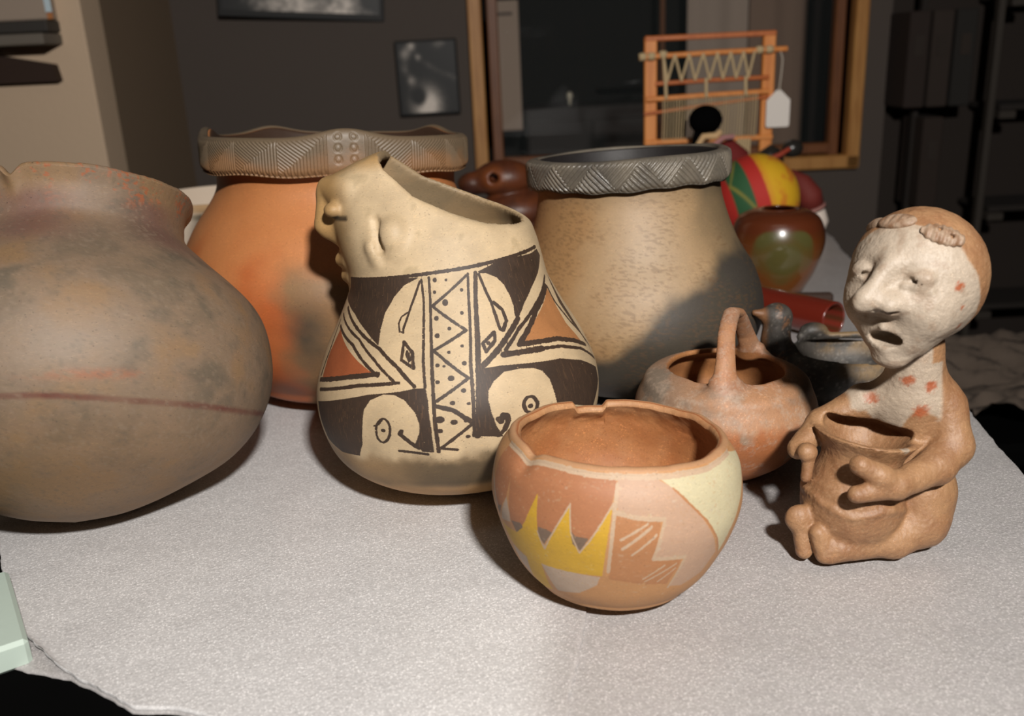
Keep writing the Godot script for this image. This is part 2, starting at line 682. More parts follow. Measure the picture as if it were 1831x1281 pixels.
func room() -> void:
	setting("floor", box(Vector3(7.4, 0.1, 8.2), 0.0), M.floor, Vector3(0.4, -0.05, -0.4))
	setting("ceiling", box(Vector3(7.4, 0.1, 8.2), 0.0), M.ceiling, Vector3(0.4, 2.75, -0.4))
	setting("wall_left", box(Vector3(0.1, 2.7, 8.2), 0.0), M.dark_wall, Vector3(-3.3, 1.35, -0.4))
	setting("wall_right", box(Vector3(0.1, 2.7, 8.2), 0.0), M.dark_wall, Vector3(4.1, 1.35, -0.4))
	setting("wall_front", box(Vector3(7.4, 2.7, 0.1), 0.0), M.dark_wall, Vector3(0.4, 1.35, 3.6))
	setting("wall_far", box(Vector3(7.4, 2.7, 0.1), 0.0), mat(Color8(26, 24, 22), 0.95), Vector3(0.4, 1.35, -4.5))
	# the grey wall with the window opening
	var back := Node3D.new()
	back.name = "wall_back"
	back.set_meta("kind", "structure")
	add_child(back)
	for s in [[-3.25, -0.06, 0.0, 2.7], [1.15, 1.235, 0.0, 2.7], [-0.06, 1.15, 0.0, 0.76], [-0.06, 1.15, 2.05, 2.7]]:
		put("wall_section", box(Vector3(s[1] - s[0], s[3] - s[2], 0.14), 0.0), M.grey_wall, back, Vector3((s[0] + s[1]) * 0.5, (s[2] + s[3]) * 0.5, -3.12))
	setting("wall_partition", box(Vector3(1.6, 2.7, 0.12), 0.004), M.beige_wall, Vector3(-1.762, 1.35, -2.36))
	setting("wall_return", box(Vector3(0.12, 2.7, 0.66), 0.0), mat(Color8(134, 114, 92), 0.9), Vector3(-1.06, 1.35, -2.74))  # brown darkened so the colour itself carries the shade of this return
	# window in a timber frame
	var w := Node3D.new()
	w.name = "window_1"
	w.set_meta("kind", "structure")
	add_child(w)
	w.position = Vector3(0, 0, -3.05)
	put("casing", box(Vector3(0.042, 1.34, 0.05), 0.004), M.wood, w, Vector3(-0.066, 1.42, 0.012))
	put("casing", box(Vector3(0.042, 1.34, 0.05), 0.004), M.wood, w, Vector3(1.13, 1.42, 0.012))
	put("casing", box(Vector3(1.24, 0.042, 0.05), 0.004), M.wood, w, Vector3(0.532, 0.772, 0.012))
	put("casing", box(Vector3(1.24, 0.042, 0.05), 0.004), M.wood, w, Vector3(0.532, 2.07, 0.012))
	put("sash", box(Vector3(0.034, 1.28, 0.04), 0.004), M.dark_wood, w, Vector3(-0.012, 1.42, -0.04))
	put("sash", box(Vector3(0.034, 1.28, 0.04), 0.004), M.dark_wood, w, Vector3(1.083, 1.42, -0.04))
	put("sash", box(Vector3(1.08, 0.034, 0.04), 0.004), M.dark_wood, w, Vector3(0.535, 0.812, -0.04))
	put("sash", box(Vector3(1.08, 0.034, 0.04), 0.004), M.dark_wood, w, Vector3(0.535, 2.03, -0.04))
	put("pane", box(Vector3(1.07, 1.2, 0.004), 0.0), M.pane, w, Vector3(0.535, 1.42, -0.05)).rotation_degrees.x = 3.0
	var lamp := thing("unseen_fill_lamp", "unseen long white fill lamp with a frosted panel over the table", "lamp", Vector3(0.2, 2.68, -0.4))  # unseen glowing panel that goes with the overhead fill light
	var lm := mat(Color8(235, 230, 220), 0.6)
	put("housing", box(Vector3(1.2, 0.03, 0.32), 0.006), lm, lamp)
	var glow := mat(Color8(235, 230, 220), 0.6)
	glow.emission_enabled = true
	glow.emission = Color(1.0, 0.9, 0.78)
	glow.emission_energy_multiplier = 0.1
	put("diffuser", box(Vector3(1.1, 0.006, 0.25), 0.002), glow, lamp, Vector3(0, -0.0145, 0))


func back_room() -> void:
	var z := -3.9
	var board := thing("notice_board", "pale paper board behind the window glass, with red and blue pins down its left side", "notice", Vector3(0.03, 1.1, z))
	put("sheet", box(Vector3(0.118, 0.5, 0.012), 0.002), mat(Color8(190, 168, 150), 0.9), board)
	for s in [[-0.052, 0.04, Color8(150, 40, 40)], [-0.045, -0.02, Color8(40, 46, 84)], [-0.04, -0.155, Color8(44, 50, 86)]]:
		put("pin", tube([Vector3(0, 0, 0.004), Vector3(0, 0, 0.014), Vector3(0, 0, 0.02)], [0.012, 0.012, 0.008]), mat(s[2], 0.5), board, Vector3(s[0], s[1], 0))
	put("label_strip", box(Vector3(0.03, 0.05, 0.006), 0.002), mat(Color8(140, 84, 76), 0.8), board, Vector3(-0.038, -0.2, 0.008))
	put("heading_strip", box(Vector3(0.07, 0.012, 0.004), 0.001), mat(Color8(110, 96, 88), 0.8), board, Vector3(0.0, 0.2, 0.007))
	var cab := thing("low_cabinet", "dark low cabinet with two doors seen through the window glass", "cabinet", Vector3(0.362, 0, z - 0.05))
	var cm := mat(Color8(46, 38, 34), 0.7)
	put("body", box(Vector3(0.52, 0.94, 0.34), 0.004), cm, cab, Vector3(0, 0.47, 0))
	put("door", box(Vector3(0.25, 0.86, 0.02), 0.004), cm, cab, Vector3(-0.128, 0.46, 0.18))
	put("door", box(Vector3(0.25, 0.86, 0.02), 0.004), cm, cab, Vector3(0.128, 0.46, 0.18))
	var glint := thing("glint_ball", "small pale shiny ball in place of a reflected glint in the glass", "ornament", Vector3(0.285, 0.94, z))  # ball put where the pane carries a reflected glint
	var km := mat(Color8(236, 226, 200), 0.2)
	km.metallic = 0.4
	put("ball", ball(Vector3(0.013, 0.017, 0.013)), km, glint, Vector3(0, 0.036, 0))
	put("stem", tube([Vector3(0, 0, 0), Vector3(0, 0.025, 0)], [0.006, 0.004]), km, glint)
	var st := thing("timber_post", "thin brown timber post standing behind the glass left of the loom", "post", Vector3(0.677, 0, z - 0.1))
	put("shaft", box(Vector3(0.02, 2.2, 0.03), 0.002), mat(Color8(120, 72, 36), 0.7), st, Vector3(0, 1.1, 0))
	var cur := thing("curtain", "grey brown curtain hanging in folds behind the window glass", "curtain", Vector3(0.78, 0.25, z - 0.1))
	for s in [[0.0, 0.25, Color8(196, 176, 160)], [0.255, 0.24, Color8(158, 132, 114)]]:
		var pos := PackedVector3Array()
		var cols := 60
		for r in 2:
			for c in cols:
				var x: float = s[0] + s[1] * c / (cols - 1.0)
				pos.append(Vector3(x, 1.9 * r, 0.004 * sin(x * 60.0) + 0.012 * sin(x * 23.0)))
		var m := mat(s[2], 0.95)
		put("drape", grid(pos, 2, cols, false), m, cur)
	var gl := thing("reflection_shape", "faint shape in place of a whitish window reflection left of the loom", "dish", Vector3(0.545, 1.0, z))  # small shape put in for a whitish reflection in the pane
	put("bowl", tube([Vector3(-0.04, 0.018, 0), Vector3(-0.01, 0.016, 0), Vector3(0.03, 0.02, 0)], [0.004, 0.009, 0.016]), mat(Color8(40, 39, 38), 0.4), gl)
	var sh := thing("wall_shelf", "dark narrow shelf behind the window glass", "shelf", Vector3(0.55, 0.985, z - 0.02))
	put("board", box(Vector3(0.3, 0.02, 0.16), 0.003), M.black, sh)
	var dr := thing("dark_door", "dark brown door leaf at the right behind the window glass", "door", Vector3(1.42, 0, z - 0.2))
	put("leaf", box(Vector3(0.34, 2.1, 0.04), 0.004), mat(Color8(40, 27, 20), 0.8), dr, Vector3(0, 1.05, 0))


func ball(r: Vector3, n := 24) -> ArrayMesh:
	var pos := PackedVector3Array()
	for i in n + 1:
		for k in n + 1:
			var a := PI * i / n
			var b := TAU * k / n
			var s := maxf(sin(a), 0.001)
			pos.append(Vector3(s * sin(b), -cos(a), s * cos(b)) * r)
	return grid(pos, n + 1, n + 1, true)


func photo(w: int, h: int, paint: Callable) -> StandardMaterial3D:
	var im := Image.create(w, h, false, Image.FORMAT_RGB8)
	for y in h:
		for x in w:
			var v: float = clampf((paint.call(float(x) / w, float(y) / h) - 0.10) * 2.4, 0.0, 0.95)
			im.set_pixel(x, y, Color(v, v * 0.95, v * 0.9))
	var m := StandardMaterial3D.new()
	m.albedo_texture = ImageTexture.create_from_image(im)
	m.roughness = 0.5
	return m


func flat_sheet(w: float, h: float) -> ArrayMesh:
	return grid(PackedVector3Array([Vector3(-w / 2, -h / 2, 0), Vector3(w / 2, -h / 2, 0), Vector3(-w / 2, h / 2, 0), Vector3(w / 2, h / 2, 0)]), 2, 2, false, PackedColorArray(), PackedVector2Array([Vector2(0, 1), Vector2(1, 1), Vector2(0, 0), Vector2(1, 0)]))


func bell(x: float, y: float, cx: float, cy: float, r: float) -> float:
	return exp(-((x - cx) * (x - cx) + (y - cy) * (y - cy)) / (r * r))


func wall_things() -> void:
	var n := fine_noise
	var p1 := thing("framed_photograph", "wide black and white photograph in a black frame high on the wall", "picture", Vector3(-0.58, 1.49, -3.03))
	p1.rotation_degrees = Vector3(0, 6, -4.2)
	var f1 := put("frame", box(Vector3(0.50, 0.42, 0.02), 0.003), mat(Color8(12, 11, 11), 0.6), p1)
	put("print", flat_sheet(0.47, 0.38), photo(160, 120, func(x: float, y: float) -> float:
		return 0.12 + 0.35 * bell(x, y, 0.7, 1.0, 0.35) * (1.0 - 0.5 * bell(x, y, 0.62, 0.9, 0.09)) + 0.18 * bell(x, y, 0.3, 0.85, 0.25) + 0.10 * n.get_noise_2d(x * 0.11, y * 0.11) - 0.4 * bell(x, y, 0.95, 0.9, 0.08) - 0.2 * bell(x, y, 0.03, 0.95, 0.12)), f1, Vector3(0, 0, 0.0115))
	var p2 := thing("framed_photograph", "small upright black and white photograph beside the window frame", "picture", Vector3(-0.222, 1.092, -3.03))
	p2.rotation_degrees = Vector3(0, 0, 0.5)
	var f2 := put("frame", box(Vector3(0.192, 0.226, 0.02), 0.003), mat(Color8(12, 11, 11), 0.6), p2)
	put("print", flat_sheet(0.176, 0.21), photo(140, 160, func(x: float, y: float) -> float:
		var v := 0.05 + 0.55 * bell(x, y, 0.45, 0.88, 0.30) - 0.6 * bell(x, y, 0.33, 0.77, 0.11)
		v += 0.30 * bell(x, y, 0.12, 0.15, 0.11) + 0.34 * bell(x, y, 0.25, 0.03, 0.09) + 0.3 * bell(x, y, 0.35, 0.2, 0.06) + 0.2 * bell(x, y, 0.1, 0.36, 0.09) + 0.25 * bell(x, y, 0.2, 0.52, 0.08) + 0.3 * bell(x, y, 0.75, 0.03, 0.16)
		v += 0.16 * exp(-pow((y - 0.30 - 0.45 * (x - 0.5)) / 0.07, 2.0)) * clampf((x - 0.35) * 6.0, 0.0, 1.0) - 0.25 * bell(x, y, 0.8, 0.2, 0.17)
		return v + 0.06 * n.get_noise_2d(x * 0.2, y * 0.2)), f2, Vector3(0, 0, 0.0115))
	# a wall tray on the beige partition
	var tray := thing("wall_tray", "grey wall mounted tray with a dark rail on the beige wall at the upper left", "tray", Vector3(-1.3, 1.225, -2.3))
	put("panel", box(Vector3(0.57, 0.16, 0.05), 0.003), mat(Color8(168, 150, 134), 0.8), tray, Vector3(-0.0, 0.13, 0.03))
	put("rail", box(Vector3(0.57, 0.026, 0.07), 0.003), mat(Color8(58, 54, 50), 0.6), tray, Vector3(0, 0.036, 0.035))
	put("ledge", box(Vector3(0.57, 0.024, 0.1), 0.003), mat(Color8(112, 104, 94), 0.7), tray, Vector3(0, 0.008, 0.05))
	var brown_strip := thing("dark_strip", "dark brown strip on the beige wall under the grey tray", "board", Vector3(-1.3, 1.16, -2.3))  # dark brown slab under the tray, its top sloping down to the right
	var pr := CSGPolygon3D.new()
	pr.name = "slab"
	pr.polygon = PackedVector2Array([Vector2(-0.285, -0.02), Vector2(0.268, -0.02), Vector2(0.262, 0.018), Vector2(0.16, 0.038), Vector2(0.08, 0.052), Vector2(-0.285, 0.052)])
	pr.depth = 0.03
	pr.material = M.umber
	brown_strip.add_child(pr)
	pr.position.z = 0.03
	var slip := thing("hanging_slip", "small pale blue paper slip hanging at the right end of the grey tray", "tag", Vector3(-1.008, 1.32, -2.24))
	put("slip", box(Vector3(0.014, 0.06, 0.002), 0.0), mat(Color8(206, 224, 232), 0.4), slip)
	put("tip", box(Vector3(0.012, 0.014, 0.002), 0.0), mat(Color8(186, 120, 70), 0.6), slip, Vector3(0.001, -0.038, 0))
	# shelving on the right
	var sm := mat(Color8(66, 60, 54), 0.5)
	var dm := mat(Color8(44, 38, 34), 0.85)
	var rack := thing("shelving_rack", "tall dark steel shelving rack with slotted uprights right of the window", "shelf", Vector3(1.25, 0, -3.0))
	put("back_panel", box(Vector3(1.3, 2.2, 0.02), 0.002), mat(Color8(50, 42, 37), 0.9), rack, Vector3(0.64, 1.1, -0.12))
	for s in [[0.15, 0.016, 0.02], [0.335, 0.02, 0.12], [0.98, 0.03, 0.2]]:
		put("upright", box(Vector3(s[1], 2.2, 0.03), 0.003), sm if s[0] > 0.1 and s[0] < 0.9 and s[0] > 0.2 else dm, rack, Vector3(s[0] - 0.1, 1.1, s[2]))
	for y in [0.3, 0.62, 0.93, 1.25, 1.6]:
		put("shelf", box(Vector3(0.9, 0.018, 0.2), 0.003), dm, rack, Vector3(0.72, y, 0.02))
		put("bracket", box(Vector3(0.05, 0.024, 0.12), 0.003), sm, rack, Vector3(0.28, y - 0.02, 0.09))
	for k in 4:
		var fb := thing("file_box", ["tall dark brown file box at the left end of the shelving rack", "tall dark brown file box second from the left on the rack", "dark grey file box third along the shelving rack", "dark brown file box in the lower row of the rack"][k], "box", Vector3([1.262, 1.332, 1.402, 1.33][k], [0.94, 0.94, 0.94, 0.63][k] - 0.001, -2.98), "file boxes on the rack")
		var ct := put("carton", box(Vector3(0.062, 0.28, 0.16), 0.004), mat([Color8(48, 37, 32), Color8(54, 44, 38), Color8(40, 37, 34), Color8(50, 39, 33)][k], 0.85), fb, Vector3(0, 0.14, 0))
		put("spine_label", box(Vector3(0.03, 0.06, 0.003), 0.0), mat(Color8(52, 43, 37), 0.85), ct, Vector3(0, 0.04, 0.081))
	# a chair with a pale cloth beyond the table's right edge
	var ch := thing("side_chair", "dark low chair in the shadow beyond the right edge of the table", "chair", Vector3(1.14, 0, -1.72))
	put("seat", box(Vector3(0.62, 0.05, 0.5), 0.01), M.black, ch, Vector3(0, 0.44, 0))
	for s in [[-0.27, -0.2], [0.27, -0.2], [-0.27, 0.2], [0.27, 0.2]]:
		put("leg", tube([Vector3(s[0], 0, s[1]), Vector3(s[0], 0.42, s[1])], [0.018, 0.02]), M.black, ch)
	var cl := PackedVector3Array()
	for r in 40:
		for c in 50:
			var u := c / 49.0
			var v := r / 39.0
			cl.append(Vector3((u - 0.5) * 0.66, 0.484 + 0.045 * absf(sin(v * 4.0 + u * 1.6 + 0.6)) * (1.0 - 0.4 * u) + 0.03 * patch_noise.get_noise_2d(u, v * 2.0), (v - 0.5) * 0.44))
	var cloth := thing("crumpled_cloth", "crumpled pale brown cloth lying on the dark chair at the right", "cloth", Vector3(1.14, 0, -1.72))
	put("sheet", grid(cl, 40, 50, false), mat(Color8(88, 76, 66), 0.95), cloth)


# ------------------------------------------------------------------ table and foam

func table_and_foam() -> void:
	var t := thing("table", "long table with a matte black top under the white foam sheets", "table", Vector3.ZERO)
	var top := CSGPolygon3D.new()
	top.name = "tabletop"
	top.polygon = PackedVector2Array([Vector2(-0.95, -0.36), Vector2(0.42, -0.36), Vector2(0.46, -0.78), Vector2(0.49, -0.92), Vector2(0.66, -1.84), Vector2(0.76, -2.5), Vector2(-0.95, -2.5)])
	top.depth = 0.03
	top.material = M.black
	t.add_child(top)
	top.rotation_degrees = Vector3(90, 0, 0)
	top.position.y = TOP - 0.0375
	for s in [[-0.85, -0.5], [0.36, -0.5], [-0.85, -2.35], [0.62, -2.35]]:
		put("leg", tube([Vector3(s[0], 0, s[1]), Vector3(s[0], TOP - 0.036, s[1])], [0.02, 0.022]), M.black, t)
	# lower sheet: right and far part of the table
	var right := [Vector2(0.40, -0.42), Vector2(0.455, -0.68), Vector2(0.481, -0.79), Vector2(0.490, -0.85), Vector2(0.502, -0.92), Vector2(0.52, -1.02), Vector2(0.57, -1.30), Vector2(0.64, -1.62), Vector2(0.665, -1.80), Vector2(0.69, -1.92), Vector2(0.70, -2.05), Vector2(0.765, -2.25), Vector2(0.77, -2.42)]
	var near := [Vector2(-0.372, -0.566), Vector2(-0.318, -0.548), Vector2(-0.285, -0.526), Vector2(-0.262, -0.511), Vector2(-0.245, -0.509), Vector2(-0.228, -0.507), Vector2(-0.197, -0.492), Vector2(-0.10, -0.455), Vector2(0.1, -0.42), Vector2(0.40, -0.42)]
	var left := [Vector2(-0.372, -0.566), Vector2(-0.374, -0.585), Vector2(-0.380, -0.61), Vector2(-0.40, -0.64), Vector2(-0.5, -0.86), Vector2(-0.6, -1.2), Vector2(-0.6, -2.42)]
	var lower := thing("foam_sheet", "greyer lower sheet of white packing foam running to the right table edge", "foam sheet", Vector3.ZERO, "foam sheets on the table")
	put("sheet", foam_mesh(near, right, left, TOP - 0.0045, 0.0022, lin(195, 191, 190)), M.foam, lower)
	var near2 := [Vector2(-0.338, -0.563), Vector2(-0.312, -0.545), Vector2(-0.285, -0.527), Vector2(-0.262, -0.512), Vector2(-0.245, -0.510), Vector2(-0.228, -0.508), Vector2(-0.197, -0.493), Vector2(-0.10, -0.456), Vector2(0.02, -0.43)]
	var left2 := [Vector2(-0.338, -0.563), Vector2(-0.378, -0.600), Vector2(-0.420, -0.653), Vector2(-0.459, -0.724), Vector2(-0.54, -0.86), Vector2(-0.56, -1.3), Vector2(-0.56, -1.7)]
	var right2 := [Vector2(0.02, -0.43), Vector2(0.027, -0.50), Vector2(0.042, -0.57), Vector2(0.05, -0.62), Vector2(0.075, -0.8), Vector2(0.1, -1.1), Vector2(0.12, -1.7)]
	var upper := thing("foam_sheet", "brighter upper sheet of white packing foam with a lifted left edge", "foam sheet", Vector3.ZERO, "foam sheets on the table")
	put("sheet", foam_mesh(near2, right2, left2, TOP - 0.0018, 0.0022, lin(230, 228, 228), 0.004, lin(200, 196, 195)), M.foam, upper)
	# pale green slab at the lower left corner
	var slab := thing("green_slab", "pale mint green slab on the black table top at the lower left corner", "slab", Vector3(-0.4565, TOP - 0.0072, -0.577))
	slab.rotation_degrees.y = 33.0
	put("block", box(Vector3(0.16, 0.022, 0.12), 0.003), mat(Color8(176, 191, 181), 0.55, M.grain, 0.01, 3.0), slab, Vector3(0, 0.011, 0))


func along(p: Array, t: float) -> Vector2:
	var total := 0.0
	for i in p.size() - 1:
		total += p[i].distance_to(p[i + 1])
	var left := t * total
	for i in p.size() - 1:
		var d: float = p[i].distance_to(p[i + 1])
		if left <= d or i == p.size() - 2:
			return p[i].lerp(p[i + 1], left / d)
		left -= d
	return p[p.size() - 1]


# A foam sheet between its near edge and two side edges; border rows are turned down to show the sheet's thickness.
func foam_mesh(near: Array, right: Array, left: Array, y: float, thick: float, col: Color, lip := 0.0, thin := Color(0, 0, 0, 0)) -> ArrayMesh:
	var rows := 170
	var cols := 150
	var pos := PackedVector3Array()
	var tint := PackedColorArray()
	var n0: Vector2 = near[0]
	var n1: Vector2 = near[near.size() - 1]
	for r in rows + 2:
		var v := clampf((r - 1.0) / (rows - 1.0), 0.0, 1.0)
		v = v * v * 0.6 + v * 0.4
		var a := along(left, v)
		var b := along(right, v)
		for c in cols + 2:
			var u := clampf((c - 1.0) / (cols - 1.0), 0.0, 1.0)
			var q := a.lerp(b, u)
			var e := along(near, u) - n0.lerp(n1, u)
			q += e * pow(1.0 - v, 6.0)
			var jag := 0.0008 * fine_noise.get_noise_2d(q.x * 0.5, q.y * 0.5)
			if c < 2 or c > cols - 1:
				q.x += jag * 2.0
			if r < 2:
				q.y += jag * 2.0
			var h := y + 0.0009 * patch_noise.get_noise_2d(q.x * 2.0, q.y * 2.0)
			h += lip * exp(-u * 30.0) * exp(-v * 5.0)
			if c == 0 or c == cols + 1 or r == 0 or r == rows + 1:
				h -= thick
			pos.append(Vector3(q.x, h, q.y))
			var k := 1.0 + 0.05 * patch_noise.get_noise_2d(q.x * 1.5 + 4.0, q.y * 1.5)
			var own := blend(col, thin, step_(0.90, 1.0, u)) if thin.a > 0.0 else col
			tint.append(Color(own.r * k, own.g * k, own.b * k))
	return grid(pos, rows + 2, cols + 2, false, tint)


# ------------------------------------------------------------------ the pots

func ring_bell(a: float, c: float, w: float) -> float:
	var d := wrapf(a - c, -PI, PI) / w
	return exp(-d * d)


func blend(a: Color, b: Color, t: float) -> Color:
	return a.lerp(b, clampf(t, 0.0, 1.0))


func step_(a: float, b: float, x: float) -> float:
	var t := clampf((x - a) / (b - a), 0.0, 1.0)
	return t * t * (3.0 - 2.0 * t)


func olla() -> void:
	var ctrl := pairs([0, .0422, .0878, .1381, .1677, .1748, .1611, .1190, .0995, .0972, .0995, .1060], [0, .0059, .0235, .0529, .0941, .1411, .1881, .2330, .2540, .268, .282, .294])
	var n := patch_noise
	var base := lin(146, 123, 101)
	var grey := lin(110, 99, 84)
	var warm := lin(158, 124, 88)
	var rust := lin(184, 100, 58)
	var plum := lin(122, 86, 76)
	var pale := lin(158, 138, 118)
	var chip := [[-0.02, 0.06, 0.008], [1.05, 0.3, 0.0015], [2.2, 0.2, 0.006]]
	var shape := func(th: float, h: float, inner: bool) -> Vector2:
		var d := Vector2(0.0012 * n.get_noise_3d(sin(th) * 0.2, h * 2.0, cos(th) * 0.2), 0)
		if h > 0.26:
			var k := (h - 0.26) / 0.034
			d.y += k * 0.0016 * n.get_noise_2d(cos(th) * 0.25, sin(th) * 0.25) + k * 0.0004 * fine_noise.get_noise_2d(cos(th) * 0.1, sin(th) * 0.1)
			for c in chip:
				d.y -= k * c[2] * ring_bell(th, c[0], c[1])
		return d
	var paint := func(p: Vector3, th: float, h: float, inner: bool) -> Color:
		var a := n.get_noise_3dv(p * 2.2)
		var b := clay_noise.get_noise_3dv(p * 2.0)
		var f := fine_noise.get_noise_3dv(p * 1.5)
		var c := blend(base, grey, 0.45 * step_(0.0, 0.5, a + 0.5 * b) + 0.36 * step_(0.1, 0.5, b))
		c = blend(c, warm, 0.75 * step_(0.05, -0.45, a + 0.3 * b) + 0.6 * step_(0.10, 0.04, h))
		c = blend(c, pale, 0.6 * exp(-pow((th - 0.4) / 0.3, 2.0) - pow((h - 0.13) / 0.03, 2.0)))
		if h > 0.2:
			c = blend(c, plum, 0.8 * ring_bell(th, 0.15, 0.32) * step_(0.215, 0.24, h) * step_(0.285, 0.27, h))
			c = blend(c, plum, 0.75 * ring_bell(th, 1.2, 0.3) * step_(0.215, 0.24, h) * step_(0.285, 0.27, h))
			c = blend(c, rust, 0.8 * step_(0.266, 0.290, h + 0.012 * b) * step_(0.16, 0.38, 0.7 * b + 0.7 * f))
		c = blend(c, rust, 0.5 * exp(-pow((h - 0.1085) / 0.004, 2.0)) * ring_bell(th, 0.55, 0.25) * step_(-0.1, 0.3, b + f * 0.5))
		var line := 0.0955 - 0.0085 * th * step_(2.4, 1.2, absf(th)) + 0.0008 * sin(th * 5.0) + 0.0012 * n.get_noise_2d(th * 0.3, 0.2)
		c = blend(c, lin(112, 54, 44), 0.85 * exp(-pow((h - line) / 0.0024, 4.0)) * (0.75 + 0.5 * b))
		c = blend(c, pale, 0.35 * step_(0.38, 0.55, f + 0.3 * a))
		c = blend(c, grey, 0.35 * step_(0.36, 0.55, -f + 0.3 * b))
		return c
	var d := vessel(ctrl, 420, 330, 0.009, shape, paint)
	var o := thing("clay_olla", "big round grey brown clay pot with a thin red line, leaning back at the left", "pot", Vector3(-.3959, .7785 - 0.0005, -.7415))
	o.rotation = (Basis(Vector3.BACK, .0317) * Basis(Vector3.RIGHT, -.4645)).get_euler()
	var cut := 250
	put("body", grid(d.pos, d.rows, d.cols, true, d.col, PackedVector2Array(), 0, cut), M.olla, o)
	put("neck", grid(d.pos, d.rows, d.cols, true, d.col, PackedVector2Array(), cut, d.rows - 1), M.olla, o, Vector3.ZERO, "flared neck with a worn, chipped and reddened rim")


func rim_band(radius: float, low: float, high: float, cols: int, rows: int, inner_r: float, wave: Callable, groove: Callable, paint: Callable) -> ArrayMesh:
	var pos := PackedVector3Array()
	var col := PackedColorArray()
	var nr := rows + 12
	for r in nr:
		for c in cols + 1:
			var th := (float(c) / cols - 0.5) * TAU
			var w: Vector2 = wave.call(th)
			var y0 := low + w.x
			var y1 := high + w.y
			var v := 0.0
			var rr := radius
			var y := 0.0
			if r < 4:
				v = 0.0
				rr = lerpf(inner_r, radius, r / 4.0)
				y = y0 + (0.004 if r == 0 else 0.0)
				y -= 0.0012 * r / 4.0
			elif r < 4 + rows:
				v = (r - 4.0) / (rows - 1.0)
				y = lerpf(y0, y1, v)
				rr = radius + groove.call(th, v, y) - 0.0035 * pow(absf(v * 2.0 - 1.0), 6.0)
			else:
				v = 1.0
				var k := (r - 4.0 - rows + 1.0) / 8.0
				rr = lerpf(radius - 0.0035, inner_r - 0.004, k)
				y = y1 + 0.0015 * sin(k * PI) - (0.004 if k > 0.9 else 0.0)
			var p := Vector3(rr * sin(th), y, rr * cos(th))
			pos.append(p)
			col.append(paint.call(p, th, v))
	return grid(pos, nr, cols + 1, true, col)


func orange_jar() -> void:
	var ctrl := pairs([0, .103, .1316, .164, .1883, .1952, .1754, .1431, .146, .150], [0, .0063, .0252, .0566, .1006, .151, .2013, .2516, .2862, .3085])
	var n := patch_noise
	var orange := lin(226, 148, 90)
	var red := lin(210, 108, 54)
	var olive := lin(150, 122, 84)
	var smoke := lin(86, 74, 58)
	var still := func(th: float, h: float, inner: bool) -> Vector2:
		return Vector2(0.0010 * n.get_noise_3d(sin(th) * 0.2, h * 2.0, cos(th) * 0.2), lobes(th) * step_(0.28, 0.3145, h) * 0.9)
	var paint := func(p: Vector3, th: float, h: float, inner: bool) -> Color:
		var a := n.get_noise_3dv(p * 2.0)
		var b := clay_noise.get_noise_3dv(p)
		var c := blend(orange, red, step_(0.20, 0.13, h + 0.05 * a) * 0.85 + 0.2 * b)
		c = blend(c, olive, step_(-0.28, -0.10, th + 0.2 * a) * step_(0.20, 0.165, h + 0.03 * a) * 0.85 * step_(1.6, 1.2, absf(th)))
		c = blend(c, smoke, exp(-pow((th + 0.05) / 0.13, 2.0) - pow((h - 0.108) / 0.032, 2.0)) * (0.95 + 0.6 * b))
		c = blend(c, smoke, 0.5 * exp(-pow((th + 0.33) / 0.2, 2.0) - pow((h - 0.035) / 0.018, 2.0)))
		c = blend(c, smoke, 0.35 * step_(0.27, 0.30, h))
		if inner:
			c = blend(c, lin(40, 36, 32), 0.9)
		return c
	var d := vessel(ctrl, 320, 220, 0.008, still, paint)
	var o := thing("orange_jar", "large orange clay jar with a grey engraved wavy collar, standing behind the face jar", "pot", Vector3(-.2115, .7612, -1.125))
	o.rotation = (Basis(Vector3.BACK, -.0387) * Basis(Vector3.RIGHT, -.0576)).get_euler()
	put("body", grid(d.pos, d.rows, d.cols, true, d.col), M.jar, o)
	var R := 0.1585
	var groove := func(th: float, v: float, y: float) -> float:
		var s := wrapf(th - 0.232, -PI, PI) * R
		var m := absf(s)
		if m < 0.019:
			# punched circles beside the lobe
			var best := 0.0
			for cy in [0.86, 0.6, 0.34]:
				var q := Vector2(m - 0.0085, (v - cy) * 0.045).length()
				best = minf(best, -0.0009 * exp(-pow((q - 0.0036) / 0.0009, 2.0)))
			return best
		var period := 0.054
		var k := (m - 0.019) / period
		var f = k - floor(k)
		var edge = (1.0 - f)
		var g := 0.0
		if v > edge * 0.95 + 0.04:
			g = sin((m * 0.64 - v * 0.034) * TAU / 0.0034)
		else:
			g = sin(m * TAU / 0.0036)
		var nick := 0.0
		if v < 0.12:
			nick = -0.0022 * (0.5 + 0.5 * sin(th * R * TAU / 0.0066)) * (1.0 - v / 0.12)
			g *= v / 0.12
		return 0.00055 * g * step_(0.97, 0.9, v) + nick
	var grey := lin(128, 110, 88)
	var tan := lin(158, 118, 82)
	var bp := func(p: Vector3, th: float, v: float) -> Color:
		var c := blend(tan, grey, step_(0.1, 0.7, v + 0.5 * n.get_noise_3dv(p * 3.0)))
		return blend(c, lin(84, 76, 66), 0.7 * ring_bell(th, -1.5, 0.5) * step_(0.3, 1.0, v))
	put("collar", rim_band(R, .2745, .3125, 1700, 34, .150, func(th: float) -> Vector2: return Vector2(0.0012 * sin(th * 9.0), lobes(th)), groove, bp), M.band, o, Vector3.ZERO, "engraved collar of hatched triangles with a raised lobe and punched rings")


func lobes(th: float) -> float:
	return 0.0095 * ring_bell(th, 0.232, 0.24) + 0.010 * ring_bell(th, -1.45, 0.16) + 0.009 * ring_bell(th, 2.32, 0.2) + 0.009 * ring_bell(th, 3.9, 0.24)


